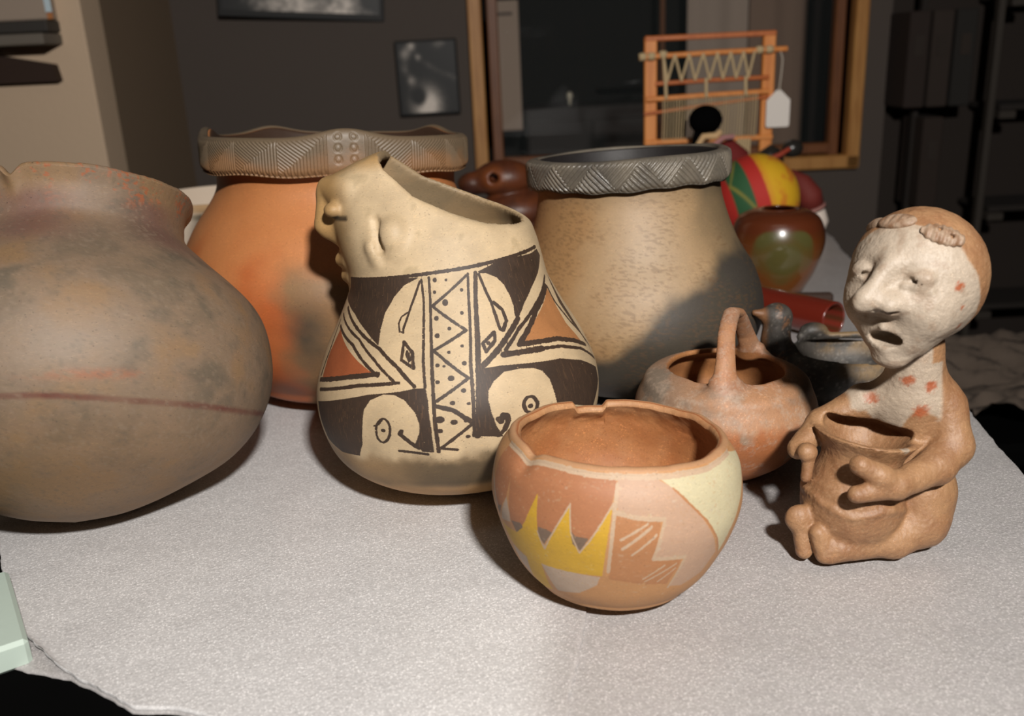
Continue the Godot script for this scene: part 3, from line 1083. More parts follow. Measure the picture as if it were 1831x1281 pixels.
func banded_pot() -> void:
	var ctrl := pairs([0, .069, .1084, .138, .1528, .1457, .1224, .1082, .1056, .1075], [0, .0057, .0227, .0511, .0909, .1364, .1819, .2273, .2586, .2780])
	var n := patch_noise
	var tan := lin(190, 156, 114)
	var pale := lin(198, 172, 140)
	var smoke := lin(72, 68, 62)
	var brown := lin(182, 136, 86)
	var still := func(th: float, h: float, inner: bool) -> Vector2:
		return Vector2(0.0010 * n.get_noise_3d(sin(th) * 0.2, h * 2.0, cos(th) * 0.2), 0)
	var paint := func(p: Vector3, th: float, h: float, inner: bool) -> Color:
		var a := n.get_noise_3dv(p * 2.4)
		var b := clay_noise.get_noise_3dv(p * 1.5)
		var c := blend(tan, brown, 0.7 * step_(-0.2, -0.75, th + 0.4 * a))
		c = blend(c, pale, 0.7 * exp(-pow((th - 0.05) / 0.4, 2.0) - pow((h - 0.17) / 0.06, 2.0)))  # highlight painted in as a paler patch on the upper front
		c = blend(c, lin(128, 110, 84), 0.75 * step_(0.45, 0.95, th + 0.25 * a) + 0.35 * step_(0.225, 0.25, h))
		# smoke cloud rising to the right
		var edge := 0.072 + 0.062 * step_(-0.4, 0.18, th) + 0.034 * step_(0.15, 0.8, th) + 0.012 * a
		c = blend(c, smoke, step_(edge + 0.014, edge - 0.012, h + 0.008 * b) * 0.95)
		c = blend(c, lin(120, 90, 62), 0.4 * step_(0.14, 0.3, fine_noise.get_noise_3d(p.x * 0.9, p.y * 2.6, p.z * 0.9)) * step_(0.2, -0.2, a - 0.1))
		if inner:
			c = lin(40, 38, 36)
		return c
	var d := vessel(ctrl, 360, 260, 0.006, still, paint)
	var o := thing("banded_pot", "tan clay pot with a dark smoke cloud and a carved grey rim band", "pot", Vector3(.153, .7598, -1.078))
	o.rotation = (Basis(Vector3.BACK, .0304) * Basis(Vector3.RIGHT, -.0414)).get_euler()
	put("body", grid(d.pos, d.rows, d.cols, true, d.col), M.pot, o)
	var R := 0.1178
	var groove := func(th: float, v: float, y: float) -> float:
		var s := th * R + 0.0006 * n.get_noise_2d(th * 2.0, v)
		var w := 0.026
		var k := s / (2.0 * w)
		var f := absf((k - floor(k)) * 2.0 - 1.0)
		var g := 0.0
		var hgt := 0.031
		if v < f:
			g = sin((s * 0.72 + v * hgt * 0.70) * TAU / 0.0048)
		else:
			g = sin((s * 0.72 - v * hgt * 0.70) * TAU / 0.0048)
		g = minf(g + 0.35, 0.6)
		return 0.0014 * g * step_(1.0, 0.93, v) * step_(0.0, 0.06, v) - 0.0012 * exp(-pow((v - f) / 0.04, 2.0)) * 0.5
	var grey := lin(112, 104, 92)
	var dark := lin(84, 79, 72)
	var bp := func(p: Vector3, th: float, v: float) -> Color:
		return blend(dark, grey, 0.5 + 0.9 * n.get_noise_3dv(p * 4.0) + 0.3 * (0.6 - v))
	put("rim_band", rim_band(R, .2505, .2815, 1500, 34, .106, func(th: float) -> Vector2: return Vector2(0.001 * sin(th * 5.0) + 0.0008 * sin(th * 17.0), 0.0008 * sin(th * 4.0 + 1.0)), groove, bp), M.band2, o, Vector3.ZERO, "grey rim band carved with slanting hatched triangles")
	put("inner_neck", inner_collar(0.107, 0.1015, .2825, .20), M.inner, o)


func inner_collar(r0: float, r1: float, y0: float, y1: float) -> ArrayMesh:
	var pos := PackedVector3Array()
	for r in 20:
		for c in 121:
			var th := TAU * c / 120.0
			var t := r / 19.0
			var rr := lerpf(r0, r1, t)
			pos.append(Vector3(rr * sin(th), lerpf(y0, y1, t), rr * cos(th)))
	return grid(pos, 20, 121, true)


func effigy_jar() -> void:
	var body_c := pairs([.045, .0535, .0931, .1205, .1333, .1352, .1238, .1052, .0934], [0, .0043, .0172, .0387, .0688, .1033, .1377, .1721, .1958])
	var N := 330
	var H := 0.33
	var xl := PackedFloat32Array()
	var xr := PackedFloat32Array()
	var bz := PackedFloat32Array()
	var sl := PackedFloat32Array()
	var hy := [.1958, .2151, .23, .245, .26, .28, .295, .33]
	var hl := [-.0934, -.093, -.097, -.1, -.103, -.106, -.107, -.104]
	var hr := [.0934, .0895, .0865, .082, .074, .066, .06, .05]
	var hb := [.0934, .0885, .083, .077, .069, .058, .049, .032]
	var seg := 0.0
	for i in N + 1:
		var y := H * i / N
		if y < .1958:
			while seg < 1.0 and curve(body_c, seg).y < y:
				seg += 0.0005
			var r := curve(body_c, seg).x
			xl.append(-r)
			xr.append(r)
			bz.append(r)
		else:
			var k := 0
			while k < 6 and y > hy[k + 1]:
				k += 1
			var t: float = (y - hy[k]) / (hy[k + 1] - hy[k])
			xl.append(lerpf(hl[k], hl[k + 1], t))
			xr.append(lerpf(hr[k], hr[k + 1], t))
			bz.append(lerpf(hb[k], hb[k + 1], t))
	# smooth the tables where the neck meets the head
	for pass_ in 6:
		for t in [xl, xr, bz]:
			for i in range(190, N):
				t[i] = (t[i - 1] + t[i] * 2.0 + t[i + 1]) * 0.25
	for i in N + 1:
		var g := (bz[mini(i + 1, N)] - bz[maxi(i - 1, 0)]) / (2.0 * H / N)
		sl.append(1.0 / sqrt(1.0 + g * g))
	var roof_x := [-.14, -.108, -.093, -.076, -.059, -.042, -.02, .1]
	var roof_y := [.270, .294, .305, .312, .318, .322, .326, .33]
	var cut_x := [-.2, -.056, -.046, -.02, .011, .04, .07, .12]
	var cut_y := [.40, .335, .311, .288, .273, .261, .252, .240]
	var table := func(xs: Array, ys: Array, x: float) -> float:
		var i := 0
		while i < xs.size() - 2 and x > xs[i + 1]:
			i += 1
		return lerpf(ys[i], ys[i + 1], clampf((x - xs[i]) / (xs[i + 1] - xs[i]), 0.0, 1.0))
	var f := func(p: Vector3) -> float:
		var t := clampf(p.y / H, 0.0, 0.9999) * N
		var i := int(t)
		var u := t - i
		var l := lerpf(xl[i], xl[i + 1], u)
		var r := lerpf(xr[i], xr[i + 1], u)
		var b := lerpf(bz[i], bz[i + 1], u)
		var a := (r - l) * 0.5
		var q := Vector2((p.x - (l + r) * 0.5) / a, p.z / b).length()
		var d := (q - 1.0) * minf(a, b) * sl[i]
		d = maxf(d, -p.y)
		if p.y < 0.17:
			return maxf(d, -maxf(d + 0.007, 0.008 - p.y))
		var ins := d + 0.0068
		var roof: float = table.call(roof_x, roof_y, p.x) - 1.6 * p.z * p.z - p.z * 0.05
		d = smax(d, p.y - roof, 0.012)
		if p.x < -0.03:
			# brow, nose, eyes, lips
			var az := absf(p.z - 0.004)
			d = smin(d, cap(Vector3(p.x, p.y, az), Vector3(-.1040, .2925, 0), Vector3(-.0790, .2890, .0300), .0075, .0045), .012)
			d = smin(d, cap(p, Vector3(-.1040, .285, .004), Vector3(-.1025, .2570, .004), .0055, .0135), .008)
			d = smin(d, cap(p, Vector3(-.1075, .284, .004), Vector3(-.1115, .2585, .004), .0045, .0075), .008)
			d = smin(d, cap(p, Vector3(-.1045, .2525, .004), Vector3(-.097, .2495, .004), .0075, .0100), .006)
			d = smin(d, egg(Vector3(p.x, p.y, az), Vector3(-.0945, .2725, .0265), Vector3(.0095, .0072, .0115)), .0025)
			d = smax(d, -cap(Vector3(p.x, p.y, az), Vector3(-.1030, .2645, .023), Vector3(-.082, .2650, .0410), .0014, .001), .0015)
			d = smin(d, cap(Vector3(p.x, p.y, az), Vector3(-.0985, .2240, 0), Vector3(-.0905, .2230, .013), .0058, .0035), .009)
			d = smin(d, cap(Vector3(p.x, p.y, az), Vector3(-.0955, .2085, 0), Vector3(-.0890, .2090, .012), .0050, .003), .008)
			d = smax(d, -cap(Vector3(p.x, p.y, az), Vector3(-.104, .2160, 0), Vector3(-.0925, .2160, .014), .0016, .001), .001)
		# ears: a lobe with a deep slit in front of it
		var zz := absf(p.z)
		if p.x < 0.0 and p.y < 0.29:
			d = smin(d, egg(Vector3(p.x, p.y, zz), Vector3(-.0385, .2475, .0640), Vector3(.0150, .0180, .0160)), .006)
			d = smin(d, cap(Vector3(p.x, p.y, zz), Vector3(-.0600, .240, .0635), Vector3(-.0545, .2300, .0665), .004, .005), .008)
			d = smax(d, -cap(Vector3(p.x, p.y, zz), Vector3(-.0550, .2635, .0605), Vector3(-.0525, .2385, .0720), .0040, .0050), .003)
			d = smax(d, -cap(Vector3(p.x, p.y, zz), Vector3(-.050, .2285, .0765), Vector3(-.030, .2275, .0860), .0035, .0020), .004)
		var hollow := maxf(ins, p.y - roof + 0.008)
		d = smax(d, -hollow, 0.004)
		var cut: float = table.call(cut_x, cut_y, p.x) - 0.13 * p.z
		return smax(d, (p.y - cut) * 0.85, 0.005)
	var n := patch_noise
	var inside := lin(150, 126, 94)
	var paint := func(p: Vector3, nn: Vector3) -> Color:
		var a := n.get_noise_3dv(p * 2.5)
		var b := clay_noise.get_noise_3dv(p * 2.5)
		var c := Color(1, 1, 1)
		if p.y < 0.085:
			c = blend(c, Color(0.80, 0.66, 0.50), step_(0.070, 0.055, p.y + 0.008 * b))
			c = blend(c, Color(0.15, 0.14, 0.125), 0.92 * step_(0.074, 0.056, p.y + 0.010 * b) * step_(0.026, 0.040, p.y + 0.006 * a) * step_(-0.11, -0.01, p.x + 0.02 * a))
			c = blend(c, Color(0.40, 0.35, 0.29), 0.6 * step_(0.068, 0.058, p.y) * step_(-0.07, -0.10, p.x))
			c = blend(c, Color(0.88, 0.66, 0.44), step_(0.036, 0.026, p.y + 0.004 * a))
		if p.y > 0.2:
			c = blend(c, Color(0.80, 0.62, 0.36), 0.9 * step_(-0.072, -0.10, p.x) + 0.8 * step_(0.300, 0.315, p.y))
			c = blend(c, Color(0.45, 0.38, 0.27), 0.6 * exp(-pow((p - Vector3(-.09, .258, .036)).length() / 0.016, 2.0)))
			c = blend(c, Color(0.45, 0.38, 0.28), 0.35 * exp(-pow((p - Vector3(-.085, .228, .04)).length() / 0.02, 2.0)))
			c = blend(c, Color(0.55, 0.55, 0.5), 0.5 * step_(0.25, 0.5, b + 0.3 * a))
			var slit := Vector3(p.x, p.y, absf(p.z - 0.004))
			c = blend(c, Color(0.10, 0.09, 0.08), step_(0.0030, 0.0015, cap(slit, Vector3(-.100, .2645, .025), Vector3(-.084, .2650, .040), .0005, .0005)))
		var l := c * (0.93 + 0.18 * a + 0.14 * b)
		# the inner wall has bare clay
		var t := clampf(p.y / H, 0.0, 0.9999) * N
		var i := int(t)
		var mid := (xl[i] + xr[i]) * 0.5
		var out := Vector3((p.x - mid), 0, p.z).dot(nn)
		if out < -0.003 and p.y > 0.1 and p.x > -0.055:
			l = blend(Color(0.68, 0.60, 0.51), Color(0.48, 0.46, 0.43), 0.5 + a * 1.5)
		l.a = 1.0
		return l
	var sort := func(p: Vector3) -> String:
		if p.x < -0.03 and p.x > -0.066 and p.y > 0.225 and p.y < 0.268 and p.z > 0.058:
			return "ear"
		if p.x < -0.101 and absf(p.z) < 0.02 and p.y > 0.243 and p.y < 0.288:
			return "nose"
		if p.y > 0.204 and p.x < -0.088 and absf(p.z) < 0.02 and p.y < 0.229:
			return "mouth"
		return "head" if p.y > 0.2155 else "body"
	var uv := func(p: Vector3) -> Vector2:
		return Vector2(0.5 + atan2(p.x, p.z) / TAU, 1.0 - p.y / 0.33)
	var im := Image.create(2048, 1024, false, Image.FORMAT_RGB8)
	im.fill(CREAM_SLIP)
	# the far side, unseen, carries plain dark panels
	im.fill_rect(Rect2i(0, 400, 430, 400), INK)
	im.fill_rect(Rect2i(1640, 400, 408, 400), INK)
	paint_effigy(im)
	wear(im, 5)
	var m := StandardMaterial3D.new()
	m.albedo_texture = ImageTexture.create_from_image(im)
	m.vertex_color_use_as_albedo = true
	m.roughness = 0.6
	m.uv2_triplanar = true
	m.uv2_scale = Vector3.ONE * 5.0
	m.detail_enabled = true
	m.detail_blend_mode = BaseMaterial3D.BLEND_MODE_MUL
	m.detail_uv_layer = BaseMaterial3D.DETAIL_UV_2
	m.detail_albedo = scuff_texture(0.86, 77)
	var parts := nets(f, Vector3(-.142, -.004, -.142), Vector3(.145, .332, .145), 0.0023, paint, sort, uv)
	var o := thing("face_jar", "cream and black painted clay jar with a modelled face looking left", "jar", Vector3(-.0505, .7608, -.8389))
	o.rotation = (Basis(Vector3.BACK, .0293) * Basis(Vector3.RIGHT, -.0757)).get_euler()
	for k in ["body", "head", "ear", "nose", "mouth"]:
		if parts.has(k):
			put(k, parts[k], m, o, Vector3.ZERO, {"body": "swelling body painted with birds and a dotted zigzag strip", "head": "plain cream head with a slanting open top"}.get(k, ""))


const CREAM_SLIP := Color8(216, 190, 152)
const INK := Color8(68, 51, 39)
const RED := Color8(176, 96, 56)
const OCHRE := Color8(182, 124, 76)
const FEATHER := Color8(192, 128, 88)
const YELLOW := Color8(226, 178, 56)
const TIP := Color8(138, 114, 96)
const PALE := Color8(206, 180, 158)
const ROSE := Color8(210, 172, 144)
const BROWN := Color8(198, 138, 92)
const CREAM := Color8(224, 212, 174)
const LINE := Color8(214, 184, 154)


# thin, uneven chalky paint: many faint overlapping dabs
func scumble(im: Image, seed_: int) -> void:
	var r := RandomNumberGenerator.new()
	r.seed = seed_
	var w := im.get_width()
	var h := im.get_height()
	for i in 15000:
		var x := r.randi() % w
		var y := r.randi() % h
		var c := im.get_pixel(x, y)
		var cloud := clampf(0.5 + 1.6 * clay_noise.get_noise_2d(x * 0.0009, y * 0.0018), 0.0, 1.0)
		var to := Color8(206, 158, 118) if r.randf() < 0.6 else Color8(222, 206, 188)
		var q := c.lerp(to, r.randf_range(0.05, 0.38) * cloud)
		var wide := 2 + r.randi() % 9
		var high := 1 + r.randi() % 4
		if x + wide < w and y + high < h and near(im.get_pixel(x + wide, y + high), c) and near(im.get_pixel(x + wide, y), c) and near(im.get_pixel(x, y + high), c):
			im.fill_rect(Rect2i(x, y, wide, high), q)


func near(a: Color, b: Color) -> bool:
	return absf(a.r - b.r) + absf(a.g - b.g) + absf(a.b - b.b) < 0.22


# rubbed paint: small flecks of slip through the ink, and small losses
func wear(im: Image, seed_: int) -> void:
	var r := RandomNumberGenerator.new()
	r.seed = seed_
	var w := im.get_width()
	var h := im.get_height()
	for i in 26000:
		var x := r.randi() % w
		var y := r.randi() % h
		var c := im.get_pixel(x, y)
		var cloud := 0.5 + 1.4 * clay_noise.get_noise_2d(x * 0.0006, y * 0.0006)
		if c.r < 0.4:
			# brushed ink: long upright streaks, thin where the brush ran dry
			var k := clampf(r.randf_range(-0.15, 0.22) + 0.10 * cloud, -0.2, 0.35)
			var to := Color8(176, 128, 84) if k > 0 else Color8(38, 27, 20)
			var long := 3 + r.randi() % 22
			var wide := 1 + r.randi() % 2
			if y + long < h and im.get_pixel(x, y + long).r < 0.45 and im.get_pixel(x, y + long / 2).r < 0.45:
				im.fill_rect(Rect2i(x, y, wide, long), c.lerp(to, absf(k)))
		elif i % 4 == 0:
			if near(im.get_pixel(mini(x + 9, w - 1), y), c) and near(im.get_pixel(x, mini(y + 3, h - 1)), c):
				im.fill_rect(Rect2i(x, y, 1 + r.randi() % 9, 1 + r.randi() % 3), c.lerp(Color8(196, 156, 108), r.randf_range(0.0, 0.25) * clampf(cloud, 0.2, 1.0)))
	for i in 420:
		var x := r.randi() % w
		var y := r.randi() % h
		var c := im.get_pixel(x, y)
		blot(im, x, y, r.randf_range(0.8, 2.0), c.lerp(Color8(214, 184, 140), r.randf_range(0.2, 0.7)))


func painted_bowl() -> void:
	var ctrl := pairs([0, .0506, .0623, .073, .0823, .0902, .0948, .0937, .0904, .0828], [0, .0024, .0096, .0215, .0382, .0574, .0765, .0956, .1087, .1195])
	var n := patch_noise
	var shape := func(th: float, h: float, inner: bool) -> Vector2:
		var d := Vector2(0.0007 * n.get_noise_3d(sin(th) * 0.2, h * 4.0, cos(th) * 0.2), 0)
		if h > 0.1:
			var k := step_(0.1, 0.1195, h)
			d.y += k * 0.0018 * n.get_noise_2d(sin(th) * 0.22, cos(th) * 0.22)
			var back := wrapf(th, 0.0, TAU)
			d.y -= k * 0.0052 * step_(3.13, 3.19, back) * step_(3.53, 3.47, back)
			d.y -= k * 0.004 * ring_bell(th, -0.98, 0.09)
			d.y -= k * 0.0008 * ring_bell(th, 0.7, 0.2)
			if inner:
				d.x += 0.0008 * n.get_noise_2d(th * 0.8, h * 12.0)
		return d
	var bare := lin(188, 128, 80)
	var pale := lin(206, 166, 124)
	var paint := func(p: Vector3, th: float, h: float, inner: bool) -> Color:
		var a := n.get_noise_3dv(p * 3.0)
		var b := clay_noise.get_noise_3dv(p * 3.0)
		if inner:
			var c := blend(bare, lin(176, 112, 66), 0.5 + a * 1.5)
			c = blend(c, pale, 0.4 * step_(0.108, 0.119, h) + 0.25 * b)
			return Color(c.r * 1.25, c.g * 1.25, c.b * 1.25)
		var k := 1.12 + 0.16 * a + 0.14 * b
		return Color(k, k, k * (1.0 + 0.03 * b))
	# the inside is a surface of its own
	var d := vessel(ctrl, 300, 170, 0.0092, shape, paint, func(u: float, q: Vector2) -> Vector2: return Vector2(u, atan2(q.x, 0.06 - q.y) / 2.4))
	var im := Image.create(2048, 512, false, Image.FORMAT_RGB8)
	im.fill(Color8(212, 156, 104))
	im.fill_rect(Rect2i(0, 200, 420, 200), PALE)
	im.fill_rect(Rect2i(1640, 200, 408, 200), CREAM)
	paint_bowl(im)
	scumble(im, 12)
	wear(im, 9)
	im.fill_rect(Rect2i(0, 474, 2048, 38), Color8(204, 154, 112))
	var m := StandardMaterial3D.new()
	m.albedo_texture = ImageTexture.create_from_image(im)
	m.vertex_color_use_as_albedo = true
	m.roughness = 0.62
	m.uv2_triplanar = true
	m.uv2_scale = Vector3.ONE * 6.0
	m.detail_enabled = true
	m.detail_blend_mode = BaseMaterial3D.BLEND_MODE_MUL
	m.detail_uv_layer = BaseMaterial3D.DETAIL_UV_2
	m.detail_albedo = M.scuffs
	var o := thing("painted_bowl", "round orange clay bowl painted with yellow and brown feathers, with a chipped rim", "bowl", Vector3(.0704, .7603, -.6383))
	o.rotation = (Basis(Vector3.BACK, -.0592) * Basis(Vector3.RIGHT, -.0586)).get_euler()
	var lip: int = d.outer + 3
	put("body", grid(d.pos, d.rows, d.cols, true, d.col, d.uv, 0, lip), m, o, Vector3.ZERO, "painted outside wall and rim")
	put("interior", grid(d.pos, d.rows, d.cols, true, d.col, d.uv, lip, d.rows - 1), M.basket, o, Vector3.ZERO, "bare orange clay inside")


func basket_pot() -> void:
	var ctrl := pairs([0.02, .0425, .0528, .0654, .076, .0843, .087, .0812, .0751, .0556, .045], [0, .0021, .0083, .0187, .0333, .05, .0666, .0833, .0947, .1041, .1065])
	var N := 120
	var H := 0.1065
	var rad := PackedFloat32Array()
	var sl := PackedFloat32Array()
	var seg := 0.0
	for i in N + 1:
		while seg < 1.0 and curve(ctrl, seg).y < H * i / N:
			seg += 0.0005
		rad.append(curve(ctrl, seg).x)
	for i in N + 1:
		var g := (rad[mini(i + 1, N)] - rad[maxi(i - 1, 0)]) / (2.0 * H / N)
		sl.append(1.0 / sqrt(1.0 + g * g))
	var n := patch_noise
	var way := Curve3D.new()
	for k in [[-.0165, .100, .0605], [-.0145, .120, .0530], [-.0085, .1465, .0280], [.0000, .1590, .0080], [.0110, .1530, -.0100], [.0245, .1280, -.0320], [.0370, .1000, -.0465]]:
		way.add_point(Vector3(k[0] * 0.62 + k[2] * 0.14, k[1], k[2]))
	for k in range(1, 6):
		var t := (way.get_point_position(k + 1) - way.get_point_position(k - 1)) / 6.0
		way.set_point_in(k, -t)
		way.set_point_out(k, t)
	var arch := []
	var width := []
	for k in 13:
		var t := k / 12.0
		arch.append(way.sample_baked(t * way.get_baked_length()))
		width.append(0.0052 + 0.0028 * pow(absf(t * 2.0 - 1.0), 4.0))
	var f := func(p: Vector3) -> float:
		var rr := Vector2(p.x, p.z).length()
		var t := clampf(p.y / H, 0.0, 0.9999) * N
		var i := int(t)
		var d := (rr - rad[i] - (rad[i + 1] - rad[i]) * (t - i)) * sl[i]
		d = maxf(maxf(d, -p.y), p.y - H)
		var hollow := maxf(d + 0.0065, 0.008 - p.y)
		if p.y > 0.085:
			hollow = minf(hollow, maxf(rr - 0.0545 - 0.0015 * n.get_noise_2d(p.x * 6.0, p.z * 6.0), 0.085 - p.y))
		# strap handle from the front rim over to the back rim
		var q := Vector3(p.x * 0.62 + p.z * 0.14, p.y, p.z)
		var h := 1.0
		if p.y > 0.08:
			for k in arch.size() - 1:
				h = minf(h, cap(q, arch[k], arch[k + 1], width[k], width[k + 1]))
		d = smax(d, -hollow, 0.004)
		return smin(d, h, 0.011)
	var tan := lin(196, 146, 108)
	var rust := lin(190, 114, 66)
	var white := lin(206, 182, 160)
	var grey := lin(150, 134, 118)
	var paint := func(p: Vector3, nn: Vector3) -> Color:
		var a := n.get_noise_3dv(p * 3.5)
		var b := clay_noise.get_noise_3dv(p * 3.5)
		var s := fine_noise.get_noise_3dv(p * 2.2)
		var c := blend(tan, grey, step_(0.0, 0.4, a + 0.3 * b) * 0.6 + 0.6 * step_(-0.02, -0.07, p.x) * step_(0.05, 0.075, p.y))
		c = blend(c, rust, 0.85 * step_(0.074, 0.060, p.y + 0.012 * b) * step_(0.04, 0.0, a - 0.25))
		c = blend(c, rust, 0.6 * step_(0.098, 0.106, p.y + 0.004 * b) * (0.5 + b))
		c = blend(c, white, 0.5 * step_(-0.05, 0.5, 0.5 * s + 0.8 * b - 0.2 * step_(0.075, 0.06, p.y)))
		c = blend(c, white, 0.4 * step_(0.02, 0.07, p.x) * step_(0.085, 0.06, p.y) * step_(0.02, 0.05, p.y))
		c = blend(c, lin(96, 80, 66), 0.85 * exp(-pow((p.x - 0.068) / 0.018, 2.0) - pow((p.y - 0.0935) / 0.010, 2.0)))  # shadow spot painted high on the right shoulder
		var out := Vector3(p.x, 0, p.z).dot(nn)
		if out < -0.005 and p.y < 0.104:
			c = blend(lin(188, 128, 78), lin(150, 96, 58), 0.4 + a)
		return Color(c.r * 1.08, c.g * 1.08, c.b * 1.08)
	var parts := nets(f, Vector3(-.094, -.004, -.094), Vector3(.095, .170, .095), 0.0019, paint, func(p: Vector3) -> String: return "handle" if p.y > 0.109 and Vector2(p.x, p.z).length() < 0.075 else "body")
	var o := thing("basket_pot", "small round orange clay pot with a hoop handle over its open mouth", "pot", Vector3(.2044, .7597, -.8376))
	o.rotation.z = -.0162
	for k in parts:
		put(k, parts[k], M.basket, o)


# ------------------------------------------------------------------ the seated figure

func figurine() -> void:
	var n := patch_noise
	var C := Vector3(.0262, .2275, 0.0)
	var fw := Vector3(-sin(deg_to_rad(50.0)), 0, cos(deg_to_rad(50.0)))
	var rt := Vector3(cos(deg_to_rad(50.0)), 0, sin(deg_to_rad(50.0)))
	# head, in its own frame: x along the face's forward axis, z to the figure's left, y up
	var head := func(p: Vector3) -> float:
		var q := Vector3((p - C).dot(fw), p.y - C.y, (p - C).dot(rt))
		var d := egg(q, Vector3.ZERO, Vector3(.0488, .0512, .0488))
		if d > 0.07:
			return d - 0.02
		d = smin(d, cap(q, Vector3(.014, -.020, 0), Vector3(.0250, -.0425, 0), .0335, .0185), .012)
		if q.x > 0.0:
			var az := absf(q.z)
			# brow and sockets
			d = smax(d, -egg(Vector3(q.x, q.y, az), Vector3(.0545, .0095, .0185), Vector3(.0115, .0085, .0125)), .008)
			d = smin(d, cap(q, Vector3(.0450, .017, .0), Vector3(.0620, -.0070, -.008), .0046, .0060), .011)
			d = smin(d, cap(q, Vector3(.0580, -.0080, -.006), Vector3(.0490, -.0095, .0095), .0085, .0075), .007)
			d = smin(d, cap(q, Vector3(.0615, -.0070, -.008), Vector3(.0640, -.0105, -.0100), .0060, .0050), .004)
			d = smin(d, egg(Vector3(q.x, q.y, az), Vector3(.0520, -.0105, .0085), Vector3(.0095, .0062, .0062)), .006)
			d = smin(d, egg(Vector3(q.x, q.y, az), Vector3(.0385, .0082, .0205), Vector3(.0082, .0078, .0108)), .0025)
			d = smin(d, cap(Vector3(q.x, q.y, az), Vector3(.0460, .0032, .0130), Vector3(.0395, .0018, .0285), .0022, .0020), .0025)
			d = smax(d, -cap(Vector3(q.x, q.y, az), Vector3(.0465, .0074, .0150), Vector3(.0410, .0064, .0255), .0024, .0020), .0008)
			# nostrils
			d = smax(d, -cap(q, Vector3(.0610, -.0155, .0010), Vector3(.0545, -.0140, .0125), .0030, .0024), .0010)
			d = smax(d, -cap(q, Vector3(.0540, -.0178, -.0105), Vector3(.0500, -.0170, -.0150), .0026, .0020), .0012)
			# cheeks, mouth, lips
			d = smin(d, egg(Vector3(q.x, q.y, az), Vector3(.026, -.018, .022), Vector3(.020, .020, .018)), .012)
			d = smin(d, egg(Vector3(q.x, q.y, az), Vector3(.0225, -.0345, .0115), Vector3(.0190, .0185, .0150)), .010)
			d = smin(d, cap(Vector3(q.x, q.y, az), Vector3(.0455, -.0300, 0), Vector3(.0385, -.0335, .0120), .0034, .0028), .005)
			d = smin(d, cap(Vector3(q.x, q.y, az), Vector3(.0405, -.0478, 0), Vector3(.0345, -.0440, .0115), .0036, .0028), .004)
			d = smax(d, -egg(q, Vector3(.043, -.0390, .0008), Vector3(.0170, .0062, .0130)), .0012)
			d = smin(d, egg(q, Vector3(.0320, -.0570, 0), Vector3(.0095, .0070, .0120)), .008)
		return d
	var pot_c := Vector3(-.0158, .0, .001)
	var lean := Basis(Vector3.BACK, deg_to_rad(-9.0)) * Basis(Vector3.RIGHT, deg_to_rad(-4.0))
	var prof := pairs([.0, .022, .034, .0400, .0395, .0350, .0312, .0320, .0385, .0412], [.008, .010, .020, .036, .052, .064, .076, .086, .097, .100])
	var hollow := [1.0]
	var pot := func(p: Vector3) -> float:
		var q: Vector3 = (p - pot_c) * lean
		var rr := Vector2(q.x, q.z).length()
		var d := 1.0
		var y := clampf(q.y, .0085, .0999)
		var lo := 0.0
		var hi := 1.0
		for i in 11:
			var m := (lo + hi) * 0.5
			if curve(prof, m).y < y:
				lo = m
			else:
				hi = m
		var r := curve(prof, lo).x
		d = (rr - r) * 0.8
		d = maxf(maxf(d, q.y - .100), .009 - q.y)
		var ridge := Vector2(rr - .0385, q.y - .046 - .004 * sin(q.x * 90.0)).length() - .0032 - .0015 * clay_noise.get_noise_3dv(q * 6.0)
		d = smin(d, ridge, .003)
		hollow[0] = maxf((rr - r) * 0.8 + .0056, .068 - q.y)
		d = smax(d, -hollow[0], .002)
		hollow[0] = smax(hollow[0], q.y - .1090, .004)
		return d
	var body := func(p: Vector3) -> float:
		# neck, chest, back and hips
		var d := cap(p, Vector3(.0350, .1750, -.010), Vector3(.0385, .1340, -.014), .0195, .0235)
		d = smin(d, cap(p, Vector3(.0050, .1180, -.028), Vector3(.0570, .1190, -.010), .0140, .0190), .018)
		d = smin(d, cap(p, Vector3(.0400, .1120, -.020), Vector3(.0470, .0450, -.013), .0240, .0285), .016)
		d = smin(d, cap(p, Vector3(-.008, .090, -.047), Vector3(.030, .105, -.036), .010, .014), .01)
		d = smin(d, cap(p, Vector3(.0440, .0440, -.006), Vector3(.0440, .0265, -.002), .0285, .0270), .014)
		# near arm: shoulder, elbow, wrist, split hand
		var arm := cap(p, Vector3(.0600, .1190, -.004), Vector3(.0625, .0900, .008), .0165, .0150)
		arm = smin(arm, cap(p, Vector3(.0625, .0900, .008), Vector3(.0460, .0795, .020), .0148, .0138), .008)
		arm = smin(arm, cap(p, Vector3(.0460, .0795, .020), Vector3(.0080, .0745, .0400), .0138, .0105), .006)
		arm = smin(arm, cap(p, Vector3(.0060, .0765, .0410), Vector3(-.0080, .0840, .0430), .0095, .0090), .006)
		arm = smin(arm, cap(p, Vector3(-.0060, .0840, .0425), Vector3(-.0225, .0935, .0415), .0088, .0078), .004)
		arm = smin(arm, cap(p, Vector3(.0040, .0735, .0420), Vector3(-.0255, .0715, .0460), .0085, .0068), .004)
		d = smin(d, arm, .004)
		# far arm behind the pot, its hand at the pot's left side
		var far := cap(p, Vector3(.0020, .1150, -.028), Vector3(-.0280, .0985, -.030), .0140, .0120)
		far = smin(far, cap(p, Vector3(-.0280, .0985, -.030), Vector3(-.0520, .0850, -.012), .0115, .0090), .004)
		far = smin(far, egg(p, Vector3(-.0490, .0872, .0005), Vector3(.0082, .0078, .0078)), .003)
		far = smin(far, cap(p, Vector3(-.0475, .0815, .0005), Vector3(-.0495, .0665, .003), .0050, .0045), .002)
		d = smin(d, far, .005)
